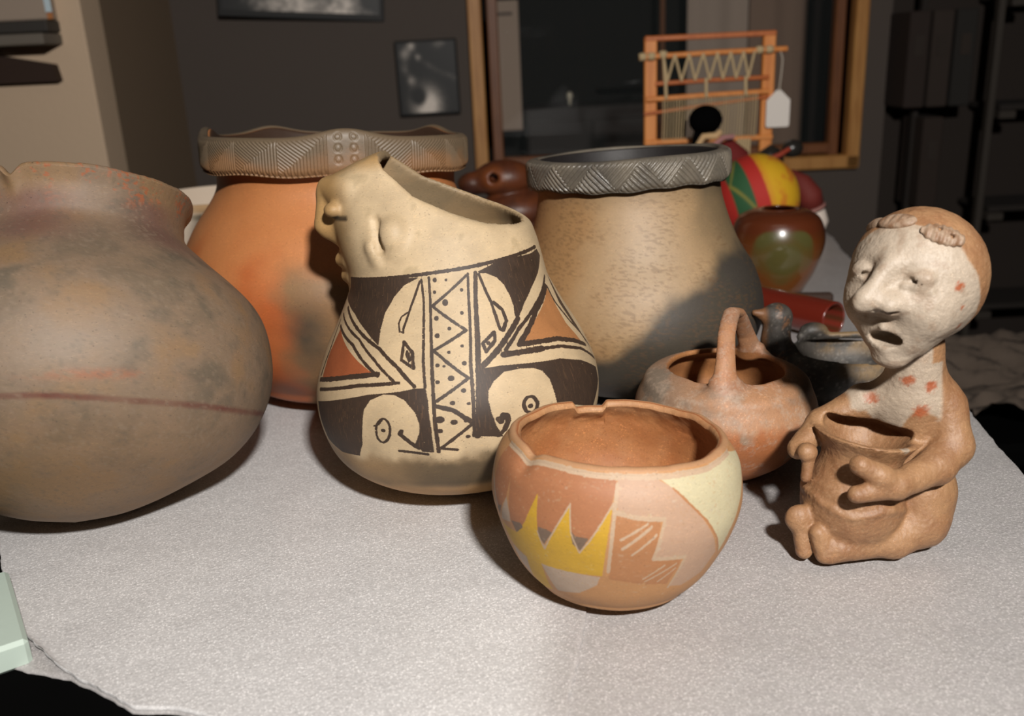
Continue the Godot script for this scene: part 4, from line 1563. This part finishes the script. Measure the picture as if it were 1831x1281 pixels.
		# legs folded round the pot
		var leg := cap(p, Vector3(.0420, .0240, .004), Vector3(.0200, .0145, .0150), .0240, .0150)
		leg = smin(leg, cap(p, Vector3(.0200, .0145, .0150), Vector3(-.0270, .0125, .0225), .0140, .0115), .008)
		leg = smin(leg, cap(p, Vector3(-.0390, .0080, .0245), Vector3(-.0440, .0265, .0215), .0068, .0062), .004)
		leg = smin(leg, cap(p, Vector3(-.0340, .0080, .0245), Vector3(-.0400, .0250, .0215), .0068, .0056), .004)
		d = smin(d, leg, .005)
		var off := cap(p, Vector3(.0200, .0150, -.025), Vector3(-.0350, .0160, -.010), .0140, .0110)
		off = smin(off, egg((p - Vector3(-.0545, .0335, .0085)), Vector3.ZERO, Vector3(.0118, .0112, .0080)), .006)
		off = smin(off, cap(p, Vector3(-.0545, .0330, .0090), Vector3(-.0520, .0068, .0150), .0070, .0066), .004)
		off = smin(off, cap(p, Vector3(-.0430, .0200, -.006), Vector3(-.0540, .0300, .006), .0090, .0080), .006)
		d = smin(d, off, .004)
		return maxf(d, -p.y + 0.0005)
	var f := func(p: Vector3) -> float:
		var d := 1.0
		if p.y < 0.192:
			d = body.call(p)
			if p.y < 0.126 and p.x < 0.06:
				hollow[0] = 1.0
				var v: float = pot.call(p)
				d = smin(smax(d, -hollow[0], .002), v, .0035)
		if p.y > 0.145:
			d = smin(d, head.call(p), .006)
		return d + 0.0005 * clay_noise.get_noise_3dv(p * 6.0)
	var clay := lin(182, 138, 98)
	var deep := lin(156, 110, 74)
	var slip := lin(198, 181, 161)
	var rust := lin(178, 90, 46)
	var spots := [[.0347, .2303, .048, .0038], [.0369, .2152, .0462, .0024], [.0402, .1996, .0385, .0034], [.0403, .1796, .0217, .0046], [.0065, .2105, .0416, .0028], [.0050, .122, .012, .0045], [-.004, .1225, .005, .004], [.030, .122, .013, .006], [.022, .142, .012, .006], [.040, .1420, .009, .005]]
	var paint := func(p: Vector3, nn: Vector3) -> Color:
		var a := n.get_noise_3dv(p * 5.0)
		var b := clay_noise.get_noise_3dv(p * 4.5)
		var s := fine_noise.get_noise_3dv(p * 3.0)
		var c := blend(clay, deep, 0.45 + 0.9 * a + 0.5 * b)
		c = blend(c, lin(206, 168, 130), 0.3 * step_(0.25, 0.6, s + 0.5 * b))
		if p.y > 0.160:
			var q := p - C
			var dir := q.normalized()
			var face := dir.dot(Vector3(fw.x * 0.95 + rt.x * 0.13, -0.30, fw.z * 0.95 + rt.z * 0.13).normalized())
			var w := step_(0.235, 0.275, face + 0.05 * b)
			c = blend(c, slip, w)
			c = blend(c, lin(168, 140, 116), 0.5 * w * step_(0.05, 0.4, b + 0.4 * a))
			var wash: float = step_(0.0, 0.02, p.y - 0.262) * step_(-0.012, 0.0, q.z)
			c = blend(c, clay, 0.6 * wash * step_(0.1, -0.2, b))
		else:
			var low := 0.119 - 0.022 * exp(-pow((p.x - 0.014) / 0.011, 2.0)) + 0.004 * sin(p.x * 230.0) + 0.006 * b
			var front := (p - Vector3(.038, p.y, -.016)).dot(Vector3(-.55, 0, .83))
			c = blend(c, slip, 0.9 * step_(low - 0.001, low + 0.002, p.y) * step_(-0.006, 0.0, front + 0.004 * b) * step_(0.052, 0.048, p.x) * step_(-0.012, -0.008, p.x))
		if p.y < 0.15 and p.y > 0.1:
			for k in [[.0045, .1265, .0055], [-.016, .1300, .0035], [.034, .1215, .0060], [.024, .1460, .0045]]:
				c = blend(c, rust, 0.9 * step_(1.2, 0.5, Vector2(p.x - k[0], p.y - k[1]).length() / k[2] + 0.5 * s + 0.4 * b) * step_(-0.01, 0.0, p.z + 0.012))
		for k in spots:
			var t = (p - Vector3(k[0], k[1], k[2])).length() / k[3]
			if t < 1.6:
				c = blend(c, rust, 0.95 * step_(1.15, 0.6, t + 0.5 * s + 0.3 * b))
		return Color(c.r * 1.12, c.g * 1.12, c.b * 1.12)
	var sort := func(p: Vector3) -> String:
		if p.y < 0.112 and p.x < 0.03:
			if pot.call(p) < 0.0016 and body.call(p) > 0.0022:
				return "held_pot"
		return "body"
	var o := thing("clay_figure", "seated clay figure with a pale open-mouthed face hugging a small pot in its lap", "figurine", Vector3(.28, .7595, -.67))
	var parts := nets(f, Vector3(-.075, -.003, -.062), Vector3(.090, .285, .080), 0.00165, paint, sort)
	for k in parts:
		put(k, parts[k], M.figure, o, Vector3.ZERO, "small clay pot with a flared rim held in the lap" if k == "held_pot" else "")
	# three applied curls on the forehead
	var curls := [[.0235, .0432, -.0078, .0150, .0080, 5, 0.0], [.0212, .0366, .0252, .0155, .0085, 4, -0.30], [.0128, .0368, -.0296, .0150, .0068, 4, 0.6]]
	for i in 3:
		var k: Array = curls[i]
		var nrm := Vector3(k[0], k[1], k[2]).normalized()
		var tang := Vector3(0, 0, 1).slide(nrm).normalized().rotated(nrm, k[6])
		var bi := nrm.cross(tang)
		var g := func(p: Vector3) -> float:
			var d := egg(p, Vector3.ZERO, Vector3(k[3], k[4], .0042))
			d = minf(d, d)
			if i != 1:
				var m = fmod(absf(p.x + 0.03), k[3] * 2.0 / k[5]) - k[3] / k[5]
				return smax(d, -(Vector2(m, p.z - .0046).length() - .0011), .0012)
			d = smax(d, -(Vector2(p.x + 0.003, p.y - 0.003).length() - .0016), .0012)
			d = smax(d, -(Vector2(p.x - 0.005, p.y + 0.0005).length() - .0016), .0012)
			return d + 0.0005 * sin(p.x * 1300.0)
		var ink := lin(186, 160, 136)
		var tuft: Dictionary = nets(g, Vector3(-.018, -.011, -.006), Vector3(.018, .011, .007), 0.0009, func(p: Vector3, nn: Vector3) -> Color:
			var c := blend(ink, lin(148, 112, 84), 0.5 + 1.2 * clay_noise.get_noise_3dv(p * 8.0 + Vector3.ONE * i))
			return Color(c.r * 1.1, c.g * 1.1, c.b * 1.1))
		var h := put("hair_curl", tuft.all, M.figure, o, C + fw * k[0] + rt * k[2] + Vector3(0, k[1], 0))
		var X := rt * tang.z + fw * tang.x + Vector3.UP * tang.y
		var Z := fw * nrm.x + rt * nrm.z + Vector3.UP * nrm.y
		h.basis = Basis(X, Z.cross(X), Z).orthonormalized()


func bird_vessel() -> void:
	var n := patch_noise
	var f := func(p: Vector3) -> float:
		var d := egg(p, Vector3(.030, .040, .0), Vector3(.078, .042, .056))
		d = smin(d, cap(p, Vector3(.075, .060, .0), Vector3(.108, .071, .0), .026, .010), .02)
		d = smin(d, cap(p, Vector3(-.036, .046, .0), Vector3(-.0485, .078, .0), .022, .0155), .014)
		var rim := 0.0745 - 0.007 * sin((p.x - 0.012) * 42.0) * step_(0.0, 0.02, p.z + 0.01) + 0.0015 * sin(p.x * 90.0)
		d = smax(d, p.y - rim if p.x > -0.022 else d, .003)
		d = smax(d, -egg(p, Vector3(.035, .062, .0), Vector3(.062, .040, .045)), .004)
		# spoon lip around the opening
		d = smin(d, cap(p, Vector3(-.010, .071, -.034), Vector3(.085, .0705, -.030), .004, .0045), .006)
		d = smin(d, egg(p, Vector3(.006, .0775, -.036), Vector3(.016, .009, .010)), .006)
		d = smin(d, cap(p, Vector3(-.0485, .078, .0), Vector3(-.0475, .1035, .0), .0155, .0158), .006)
		d = smin(d, egg(p, Vector3(-.0485, .1075, 0), Vector3(.0165, .0145, .0145)), .004)
		d = smin(d, cap(p, Vector3(-.060, .1085, .0), Vector3(-.0735, .1125, .001), .0085, .0035), .004)
		d = smax(d, -cap(p, Vector3(-.080, .1085, .0), Vector3(-.066, .1075, .006), .0008, .0008), .001)
		return maxf(d, -p.y)
	var grey := lin(96, 90, 84)
	var dark := lin(66, 62, 58)
	var rust := lin(150, 104, 70)
	var tan := lin(168, 138, 98)
	var paint := func(p: Vector3, nn: Vector3) -> Color:
		var b := clay_noise.get_noise_3dv(p * 4.0)
		var s := fine_noise.get_noise_3dv(p * 2.0)
		var c := blend(grey, dark, 0.5 + b * 1.5)
		c = blend(c, rust, 0.7 * step_(0.12, 0.4, b + 0.5 * s) * step_(-0.02, -0.04, p.x))
		c = blend(c, rust, step_(-0.0585, -0.064, p.x))
		c = blend(c, lin(176, 170, 160), 0.4 * step_(0.40, 0.55, s))
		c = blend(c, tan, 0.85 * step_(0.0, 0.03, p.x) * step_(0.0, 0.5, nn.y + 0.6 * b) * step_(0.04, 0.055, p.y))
		return c
	var parts := nets(f, Vector3(-.082, -.004, -.066), Vector3(.124, .130, .066), 0.0022, paint, func(p: Vector3) -> String: return "head" if p.y > 0.093 and p.x < -0.025 else "body")
	var o := thing("bird_vessel", "dark grey clay dish shaped like a duck facing left, behind the basket pot", "dish", Vector3(.345, .7598, -.985))
	for k in parts:
		put(k, parts[k], M.bird, o)


# ------------------------------------------------------------------ things at the far end of the table

func lathe_simple(r: Array, h: Array, cols: int, rows: int, wall: float, paint: Callable) -> ArrayMesh:
	var d := vessel(pairs(r, h), cols, rows, wall, func(th: float, y: float, inner: bool) -> Vector2: return Vector2.ZERO, paint)
	return grid(d.pos, d.rows, d.cols, true, d.col)


func far_things() -> void:
	var n := patch_noise
	# glossy brown vase with a green heart
	var vase := thing("glazed_vase", "glossy red brown round vase with a green heart on its front", "vase", Vector3(.447, .760, -1.50))
	var brown := lin(90, 45, 24)
	var amber := lin(122, 72, 34)
	var green := lin(82, 84, 46)
	put("body", lathe_simple([.0, .040, .049, .063, .0735, .0745, .067, .055, .043, .032, .028], [.0, .001, .010, .038, .072, .096, .119, .1295, .1345, .1365, .136], 160, 110, .004, func(p: Vector3, th: float, h: float, inner: bool) -> Color:
		var c := blend(brown, amber, step_(0.11, 0.06, h) * step_(-0.01, 0.03, p.z) * 0.9)
		var x := (p.x + 0.008) / 0.043
		var y := (h - 0.066) / 0.040
		var heart := pow(x * x + y * y - 0.8, 3.0) - x * x * y * y * y
		var g := step_(0.25, -0.15, heart) if p.z > 0 else 0.0
		c = blend(c, green, 0.85 * g)
		c = blend(c, lin(70, 36, 22), 0.8 * step_(0.012, 0.0, h))
		return c), M.gloss, vase)
	put("foot", tube([Vector3(0, 0.0, 0), Vector3(0, 0.008, 0)], [.042, .039], 40), M.dark_wood, vase)
	# red lacquer cylinder on its side
	var cup := thing("red_cylinder", "glossy dark red hollow cylinder lying on its side in front of the brown vase", "cylinder", Vector3(.369, .786, -1.335)
	)
	cup.rotation = (Basis(Vector3.UP, -0.95) * Basis(Vector3.BACK, -PI / 2)).get_euler()
	put("shell", lathe_simple([.0, .0245, .026, .026, .026, .026], [.0, .0, .004, .05, .10, .135], 80, 40, .0035, func(p: Vector3, th: float, h: float, inner: bool) -> Color:
		if inner:
			return blend(lin(120, 48, 36), lin(84, 48, 32), 0.5 + 0.5 * sin(th * 9.0))
		return lin(106, 34, 25)), M.gloss, cup)
	var stick := thing("wooden_stick", "short dark brown wooden stick lying behind the red cylinder", "stick", Vector3(.40, .7692, -1.412))
	stick.rotation_degrees.y = -6
	put("rod", tube([Vector3(-.06, 0, 0), Vector3(.055, 0, 0), Vector3(.105, 0, 0), Vector3(.109, 0, 0)], [.009, .0095, .009, .006], 14), M.umber, stick)
	# striped gourd
	var gourd := thing("striped_gourd", "round rattle painted in red, green and yellow stripes behind the glossy vase", "rattle", Vector3(.518, .850, -1.90))
	gourd.rotation_degrees = Vector3(0, 0, 17)
	var red := lin(186, 44, 34)
	var grn := lin(48, 92, 58)
	var yel := lin(222, 172, 30)
	var gp := PackedVector3Array()
	var gc := PackedColorArray()
	var rr := 90
	for i in rr + 1:
		for k in 91:
			var a := PI * i / rr
			var b := TAU * k / 90.0
			var x := -cos(a)
			var s := maxf(sin(a), 0.001)
			var p := Vector3(x * .086, s * cos(b) * .090, s * sin(b) * .088)
			gp.append(p)
			var c := red
			if x > -0.66 and x < -0.24:
				c = grn
				var zig := absf(fmod(b * 4.0 / TAU * 2.0 + 8.0, 2.0) - 1.0)
				c = blend(c, lin(150, 140, 60), step_(0.09, 0.05, absf((x + 0.45) / 0.36 - (zig - 0.5))))
			elif x > 0.10:
				c = blend(yel, lin(206, 96, 40), 0.65 * step_(0.0, 0.4, clay_noise.get_noise_3dv(p * 1.5)) + 0.4 * step_(0.3, 0.10, x))
			gc.append(c)
	put("shell", grid(gp, rr + 1, 91, true, gc), M.matte, gourd)
	var wrap := thing("red_bundle", "dark red bundle with a white end beside the striped rattle", "bundle", Vector3(.632, .76, -1.93))
	put("wrap", tube([Vector3(-.03, .128, -.03), Vector3(-.010, .110, -.01), Vector3(.005, .085, 0), Vector3(.012, .062, 0)], [.012, .022, .027, .026], 20), mat(Color8(108, 34, 26), 0.75), wrap)
	put("trim", tube([Vector3(.012, .062, 0), Vector3(.015, .054, 0)], [.0275, .0275], 20), mat(Color8(170, 120, 112), 0.7), wrap)
	put("white_end", tube([Vector3(.014, .055, 0), Vector3(.020, .030, 0), Vector3(.018, .004, 0)], [.024, .028, .020], 20), mat(Color8(222, 208, 196), 0.8), wrap)
	# small dolls in front of the loom
	var doll := thing("cloth_doll", "small black haired doll in a dark red dress in front of the loom", "doll", Vector3(.475, .76, -2.10))
	put("dress", tube([Vector3(.045, .0, 0), Vector3(.046, .10, 0), Vector3(.040, .155, 0), Vector3(.025, .187, 0)], [.044, .042, .036, .014], 24), mat(Color8(112, 26, 24), 0.85), doll)
	put("hair", ball(Vector3(.037, .032, .032)), M.black, doll, Vector3(-.022, .236, 0.0))
	put("braid", tube([Vector3(-.035, .215, 0), Vector3(-.045, .18, .005), Vector3(-.04, .15, .008)], [.012, .010, .007]), M.black, doll)
	put("collar", tube([Vector3(-.050, .176, .03), Vector3(-.032, .203, .032), Vector3(-.006, .203, .032), Vector3(.006, .212, .03)], [.006, .0075, .008, .006]), mat(Color8(206, 170, 124), 0.8), doll)
	put("sash", tube([Vector3(-.022, .176, .040), Vector3(.010, .199, .036), Vector3(.034, .200, .034)], [.005, .006, .006]), mat(Color8(170, 120, 118), 0.8), doll)
	var crow := thing("black_figure", "small shiny black bird figure with a red band at the right foot of the loom", "figurine", Vector3(.606, .76, -2.12))
	put("body", tube([Vector3(0, 0, 0), Vector3(0, .10, 0), Vector3(.0, .15, 0), Vector3(.01, .168, 0)], [.03, .033, .03, .012], 24), M.inner, crow)
	put("head", ball(Vector3(.024, .020, .02)), M.inner, crow, Vector3(.048, .163, .005))
	put("band", tube([Vector3(-.02, .143, .03), Vector3(.01, .152, .032), Vector3(.035, .165, .026)], [.005, .006, .005]), mat(Color8(158, 58, 34), 0.7), crow)
	# carved brown animal pot
	var hole := func(p: Vector3) -> float:
		var d := egg(p, Vector3(.0, .178, 0), Vector3(.056, .034, .040))
		d = smin(d, egg(p, Vector3(-.056, .171, 0), Vector3(.030, .021, .024)), .008)
		d = smin(d, egg(p, Vector3(.020, .118, 0), Vector3(.070, .040, .056)), .005)
		d = smin(d, egg(p, Vector3(.026, .062, 0), Vector3(.084, .048, .070)), .005)
		d = smin(d, egg(p, Vector3(.02, .022, 0), Vector3(.07, .030, .06)), .012)
		d = smax(d, -cap(p, Vector3(-.018, .183, .06), Vector3(-.018, .183, .01), .0088, .0078), .003)
		return maxf(d, -p.y)
	var bear := thing("animal_pot", "dark red brown clay animal pot with a round hole, behind the face jar's rim", "pot", Vector3(.0, .760, -1.72))
	var bp: Dictionary = nets(hole, Vector3(-.095, -.005, -.08), Vector3(.118, .225, .08), 0.004, func(p: Vector3, nn: Vector3) -> Color:
		var c := blend(lin(122, 66, 36), lin(84, 46, 32), 0.5 + 1.4 * n.get_noise_3dv(p * 3.0))
		return blend(c, lin(150, 82, 40), 0.8 * exp(-pow((Vector2(p.x + .018, p.y - .183).length() - .014) / .008, 2.0)) * step_(0.0, 0.02, p.z)), func(p: Vector3) -> String: return "head" if p.y > 0.146 else "body")
	for k in bp:
		put(k, bp[k], M.bear, bear)
	# cream bowl seen in the gap between the two pots at the left
	var dish := thing("cream_bowl", "cream bowl with a brown band, half hidden between the round pot and the orange jar", "bowl", Vector3(-.50, .7595, -1.62))
	put("body", lathe_simple([.0, .05, .085, .112, .125, .128], [.0, .002, .03, .09, .15, .185], 90, 60, .006, func(p: Vector3, th: float, h: float, inner: bool) -> Color:
		var c := lin(214, 196, 176)
		c = blend(c, lin(176, 142, 102), step_(0.170, 0.178, h) * step_(-0.4, 0.1, th))
		c = blend(c, lin(120, 108, 86), step_(0.162, 0.166, h) * step_(0.174, 0.170, h) * step_(-0.3, 0.1, th))
		return blend(c, lin(110, 100, 80), step_(0.118, 0.112, h) * step_(0.08, 0.09, h))), M.matte, dish)
	loom()


func loom() -> void:
	var o := thing("hand_loom", "small upright wooden hand loom strung with cream thread at the far end of the table", "loom", Vector3(0, 0, -2.2))
	put("post", box(Vector3(.029, .415, .018), .003), M.loom_wood, o, Vector3(.346, .9675, 0))
	put("post", box(Vector3(.029, .415, .018), .003), M.loom_wood, o, Vector3(.615, .9675, 0))
	put("top_bar", box(Vector3(.298, .012, .022), .003), M.loom_dark, o, Vector3(.481, 1.172, 0))
	put("foot_bar", box(Vector3(.30, .012, .024), .003), M.loom_wood, o, Vector3(.481, .943, 0))
	var rods := [[.318, .652, 1.133, 1.137, .0062, .016], [.356, .615, 1.074, 1.077, .0052, .012], [.335, .615, 1.040, 1.046, .0062, .014], [.330, .615, 1.008, 1.034, .004, .013]]
	for r in rods:
		put("rod", tube([Vector3(r[0], r[2], r[5]), Vector3((r[0] + r[1]) * 0.5, (r[2] + r[3]) * 0.5 + 0.001, r[5]), Vector3(r[1], r[3], r[5])], [r[4]], 12), M.loom_wood if r[4] > .0055 else M.loom_dark, o)
	# lashings where the upper rod crosses the posts
	for s in [[.346, 1.1335], [.372, 1.136], [.612, 1.1365], [.590, 1.1365], [.326, 1.133]]:
		put("lashing", tube([Vector3(s[0] - .008, s[1], .016), Vector3(s[0], s[1] + .001, .016), Vector3(s[0] + .008, s[1], .016)], [.0082, .0092, .0082], 12), M.thread, o)
	# zigzag lacing between the two upper rods
	var tops := [.372, .398, .430, .462, .494, .524, .553, .578]
	var lows := [.376, .382, .414, .445, .478, .508, .538, .566]
	for i in 8:
		var a: float = tops[i]
		put("lacing", tube([Vector3(a, 1.136, .022), Vector3(lows[i], 1.078, .018)], [.0030], 8), M.thread, o)
		if i < 7:
			put("lacing", tube([Vector3(a, 1.136, .021), Vector3(lows[i + 1], 1.078, .019)], [.0030], 8), M.thread, o)
	for x in [.378, .470, .560]:
		put("heddle_cord", tube([Vector3(x, 1.082, .018), Vector3(x + .001, 1.040, .021)], [.0040], 8), M.thread, o)
	for i in 33:
		var x := .373 + i * .0067 + 0.001 * sin(i * 5.1)
		if x > .592:
			break
		put("warp_thread", tube([Vector3(x, 1.038 + .006 * (x - .37) / .22, .0205), Vector3(x + .001, 1.012, .018), Vector3(x, .946, .012)], [.0014], 6), M.thread, o)
	for i in 6:
		var x := .548 + i * .0055
		put("fringe", tube([Vector3(x, .943, .014), Vector3(x - .002, .90, .018), Vector3(x - .003, .85, .018)], [.0026], 6), M.thread, o)
	var tg := thing("paper_tag", "white paper tag hanging on a string from the right end of the loom", "tag", Vector3(.636, 1.006, -2.178))
	var sh := CSGPolygon3D.new()
	sh.name = "card"
	sh.polygon = PackedVector2Array([Vector2(-.027, -.036), Vector2(-.024, -.040), Vector2(.024, -.040), Vector2(.027, -.036), Vector2(.027, .020), Vector2(.004, .043), Vector2(-.004, .043), Vector2(-.027, .020)])
	sh.depth = 0.0012
	sh.material = M.paper
	tg.add_child(sh)
	put("string", tube([Vector3(.0, .040, .001), Vector3(.004, .08, .0), Vector3(.006, .110, -.002), Vector3(.001, .128, -.006)], [.0016], 8), M.cord, tg)


func paint_effigy(im: Image) -> void:
	poly(im, [636, 371, 870, 357, 952, 359, 905, 377, 869, 408, 845, 447, 840, 491, 845, 528, 785, 494, 714, 461, 644, 442, 565, 429, 624, 397], INK)
	poly(im, [1143, 356, 1214, 339, 1278, 335, 1383, 337, 1446, 331, 1464, 352, 1397, 393, 1323, 428, 1275, 455, 1235, 487, 1225, 482, 1232, 457, 1232, 429, 1222, 400, 1201, 378, 1168, 363, 1144, 361], INK)
	poly(im, [624, 712, 841, 648, 919, 636, 956, 628, 977, 629, 981, 659, 984, 724, 985, 798, 961, 795, 947, 774, 959, 742, 961, 718, 954, 689, 931, 657, 906, 644, 879, 645, 848, 661, 832, 688, 827, 728, 817, 787, 797, 826, 727, 834, 658, 816, 635, 767], INK)
	poly(im, [1094, 593, 1143, 592, 1189, 597, 1252, 605, 1310, 612, 1389, 640, 1477, 690, 1480, 730, 1437, 763, 1415, 786, 1263, 718, 1260, 686, 1257, 653, 1244, 627, 1224, 615, 1187, 608, 1150, 609, 1123, 627, 1108, 648, 1105, 672, 1109, 706, 1116, 740, 1129, 773, 1076, 761, 1083, 653], INK)
	pass
	poly(im, [647, 506, 848, 596, 638, 644, 638, 568], RED)
	poly(im, [1420, 438, 1410, 540, 1445, 611, 1336, 566, 1215, 548, 1261, 515], OCHRE)
	poly(im, [1507, 414, 1488, 474, 1478, 558, 1491, 661, 1492, 639, 1458, 555, 1452, 487, 1482, 433], INK)
	for s in [
		{"w": 9, "p": [636, 371, 870, 357, 995, 349, 1116, 343, 1270, 333, 1439, 324]},
		{"w": 6, "p": [961, 364, 967, 429, 970, 560, 975, 627]},
		{"w": 7, "p": [985, 360, 987, 453, 992, 627, 993, 720, 994, 797]},
		{"w": 7, "p": [1108, 359, 1093, 475, 1078, 580, 1069, 759]},
		{"w": 12, "p": [1133, 359, 1116, 447, 1093, 593, 1076, 761]},
		{"w": 7, "p": [1102, 363, 992, 433, 1079, 498, 995, 540, 1069, 612, 999, 661]},
		{"w": 11, "p": [994, 673, 1031, 686, 1067, 722]},
		{"w": 7, "p": [1067, 726, 999, 787, 1032, 794]},
		{"w": 6, "p": [956, 368, 929, 428, 911, 486, 912, 495]},
		{"w": 4, "p": [920, 446, 901, 457, 895, 473, 901, 493, 912, 495]},
		{"w": 7, "p": [917, 517, 942, 543, 948, 580, 916, 560, 917, 517]},
		{"w": 5, "p": [928, 539, 939, 560, 936, 563, 927, 547, 928, 539]},
		{"w": 6, "p": [611, 471, 771, 519, 841, 563, 901, 611]},
		{"w": 8, "p": [639, 450, 850, 536, 908, 578, 951, 624]},
		{"w": 7, "p": [632, 501, 752, 535, 822, 578, 859, 601]},
		{"w": 7, "p": [605, 490, 630, 570, 619, 639]},
		{"w": 12, "p": [621, 651, 775, 612, 859, 596]},
		{"w": 9, "p": [638, 674, 810, 629, 914, 615]},
		{"w": 5, "p": [895, 737, 893, 750, 888, 761, 881, 769, 875, 773, 868, 771, 863, 763, 861, 753, 861, 741, 863, 728, 868, 717, 875, 709, 880, 706, 887, 708, 892, 714, 895, 725, 895, 737]},
		{"w": 4, "p": [857, 728, 869, 722, 881, 705]},
		{"w": 9, "p": [921, 736, 917, 746, 934, 766, 954, 785]},
		{"w": 7, "p": [910, 794, 938, 797, 970, 803]},
		{"w": 8, "p": [1211, 708, 1208, 716, 1204, 721, 1198, 725, 1192, 725, 1187, 721, 1182, 716, 1180, 708, 1179, 698, 1181, 692, 1186, 685, 1191, 682, 1198, 682, 1204, 685, 1208, 692, 1211, 700, 1211, 708]},
		{"w": 11, "p": [1121, 722, 1126, 732, 1131, 713, 1140, 717, 1141, 733, 1132, 755, 1119, 767]},
		{"w": 13, "p": [1232, 489, 1186, 524, 1144, 558, 1097, 593]},
		{"w": 8, "p": [1452, 410, 1310, 470, 1221, 515, 1167, 558]},
		{"w": 13, "p": [1419, 433, 1307, 481, 1245, 524, 1205, 552]},
		{"w": 8, "p": [1426, 437, 1420, 478, 1445, 544, 1505, 633]},
		{"w": 12, "p": [1205, 552, 1257, 556, 1330, 564, 1398, 587, 1461, 617]},
		{"w": 14, "p": [1158, 568, 1231, 572, 1267, 575]},
		{"w": 8, "p": [1267, 575, 1328, 584, 1416, 615, 1502, 672]},
		{"w": 8, "p": [1143, 364, 1164, 436, 1169, 507, 1176, 511]},
		{"w": 9, "p": [1172, 440, 1192, 462, 1194, 489, 1177, 510]},
		{"w": 8, "p": [1151, 511, 1147, 532, 1119, 555, 1115, 534, 1151, 511]}]:
		stroke(im, s.p, s.w, INK)
	var d = [1003, 367, 6.0, 1038, 369, 3.8, 1000, 398, 4.5, 1030, 426, 8.2, 1082, 398, 4.5, 1003, 463, 6.0, 1074, 455, 4.5, 1036, 490, 4.5, 1004, 505, 6.0, 1064, 534, 3.8, 1031, 546, 3.8, 1003, 575, 4.5, 1018, 578, 3.0, 1064, 575, 5.2, 1032, 608, 6.8, 1002, 615, 4.5, 1056, 640, 5.2, 1031, 668, 5.2, 1064, 673, 3.8, 1003, 708, 9.0, 1031, 717, 6.8, 1055, 716, 4.5, 1001, 738, 6.0, 1056, 759, 4.5, 879, 738, 5, 1194, 706, 6, 1129, 535, 5]
	for i in range(0, d.size(), 3):
		blot(im, d[i], d[i + 1], d[i + 2], INK)


func paint_bowl(im: Image) -> void:
	poly(im, [582, 467, 685, 467, 764, 468, 854, 468, 932, 466, 980, 463, 979, 450, 972, 429, 944, 394, 923, 374, 901, 350, 882, 360, 876, 381, 869, 416, 854, 398, 828, 371, 802, 345, 787, 365, 783, 394, 781, 422, 762, 397, 732, 359, 702, 344, 684, 356, 676, 392, 672, 429, 664, 395, 608, 349, 598, 372, 571, 397, 574, 434], FEATHER)
	poly(im, [974, 429, 954, 302, 863, 298, 773, 295, 765, 214, 691, 199, 685, 232, 710, 291, 648, 304, 610, 339, 644, 338, 701, 342, 745, 372, 779, 424, 787, 365, 800, 338, 830, 371, 871, 421, 878, 378, 898, 347, 927, 375], YELLOW)
	poly(im, [876, 384, 888, 375, 922, 375, 901, 350, 882, 360], TIP)
	poly(im, [788, 374, 809, 374, 829, 371, 802, 345, 787, 356], TIP)
	poly(im, [685, 360, 727, 366, 735, 360, 701, 342], TIP)
	poly(im, [599, 366, 628, 371, 641, 377, 608, 349], TIP)
	poly(im, [664, 395, 681, 372, 679, 355, 619, 345], PALE)
	poly(im, [773, 295, 863, 298, 949, 299, 939, 275, 882, 241, 794, 223], PALE)
	poly(im, [641, 300, 710, 291, 685, 232, 646, 254], PALE)
	poly(im, [983, 461, 1087, 463, 1132, 447, 1188, 411, 1240, 368, 1295, 319, 1273, 277, 1202, 258, 1149, 267, 1166, 337, 1078, 342, 1098, 408, 986, 415], ROSE)
	poly(im, [982, 413, 1090, 407, 1076, 342, 1158, 334, 1139, 274, 971, 296], BROWN)
	poly(im, [1093, 464, 1164, 466, 1271, 468, 1398, 468, 1515, 445, 1420, 410, 1369, 383, 1334, 353, 1317, 311, 1267, 353, 1216, 393, 1147, 436, 1126, 448], CREAM)
	for s in [
		{"c": LINE, "w": 8, "p": [982, 454, 978, 414, 969, 314]},
		{"c": LINE, "w": 7, "p": [986, 417, 1031, 411, 1098, 407, 1086, 372, 1078, 342, 1166, 337, 1158, 295, 1151, 263]},
		{"c": LINE, "w": 4, "p": [995, 377, 1057, 402]},
		{"c": LINE, "w": 5, "p": [1000, 362, 1066, 397]},
		{"c": LINE, "w": 4, "p": [1023, 351, 1078, 384]},
		{"c": LINE, "w": 3, "p": [1061, 297, 1112, 326]},
		{"c": LINE, "w": 3, "p": [1068, 290, 1145, 326]},
		{"c": LINE, "w": 3, "p": [1106, 286, 1147, 315]},
		{"c": LINE, "w": 3, "p": [785, 365, 799, 335, 830, 371, 871, 421, 878, 378, 898, 346, 927, 375, 974, 429]},
		{"c": BROWN, "w": 4, "p": [1126, 448, 1216, 393, 1267, 353, 1317, 311]},
		{"c": PALE, "w": 9, "p": [462, 438, 571, 397, 602, 367]},
		{"c": LINE, "w": 9, "p": [582, 467, 685, 467, 764, 468, 854, 468, 932, 466, 1057, 466, 1164, 466, 1271, 467, 1398, 468]}]:
		stroke(im, s.p, s.w, s.c)
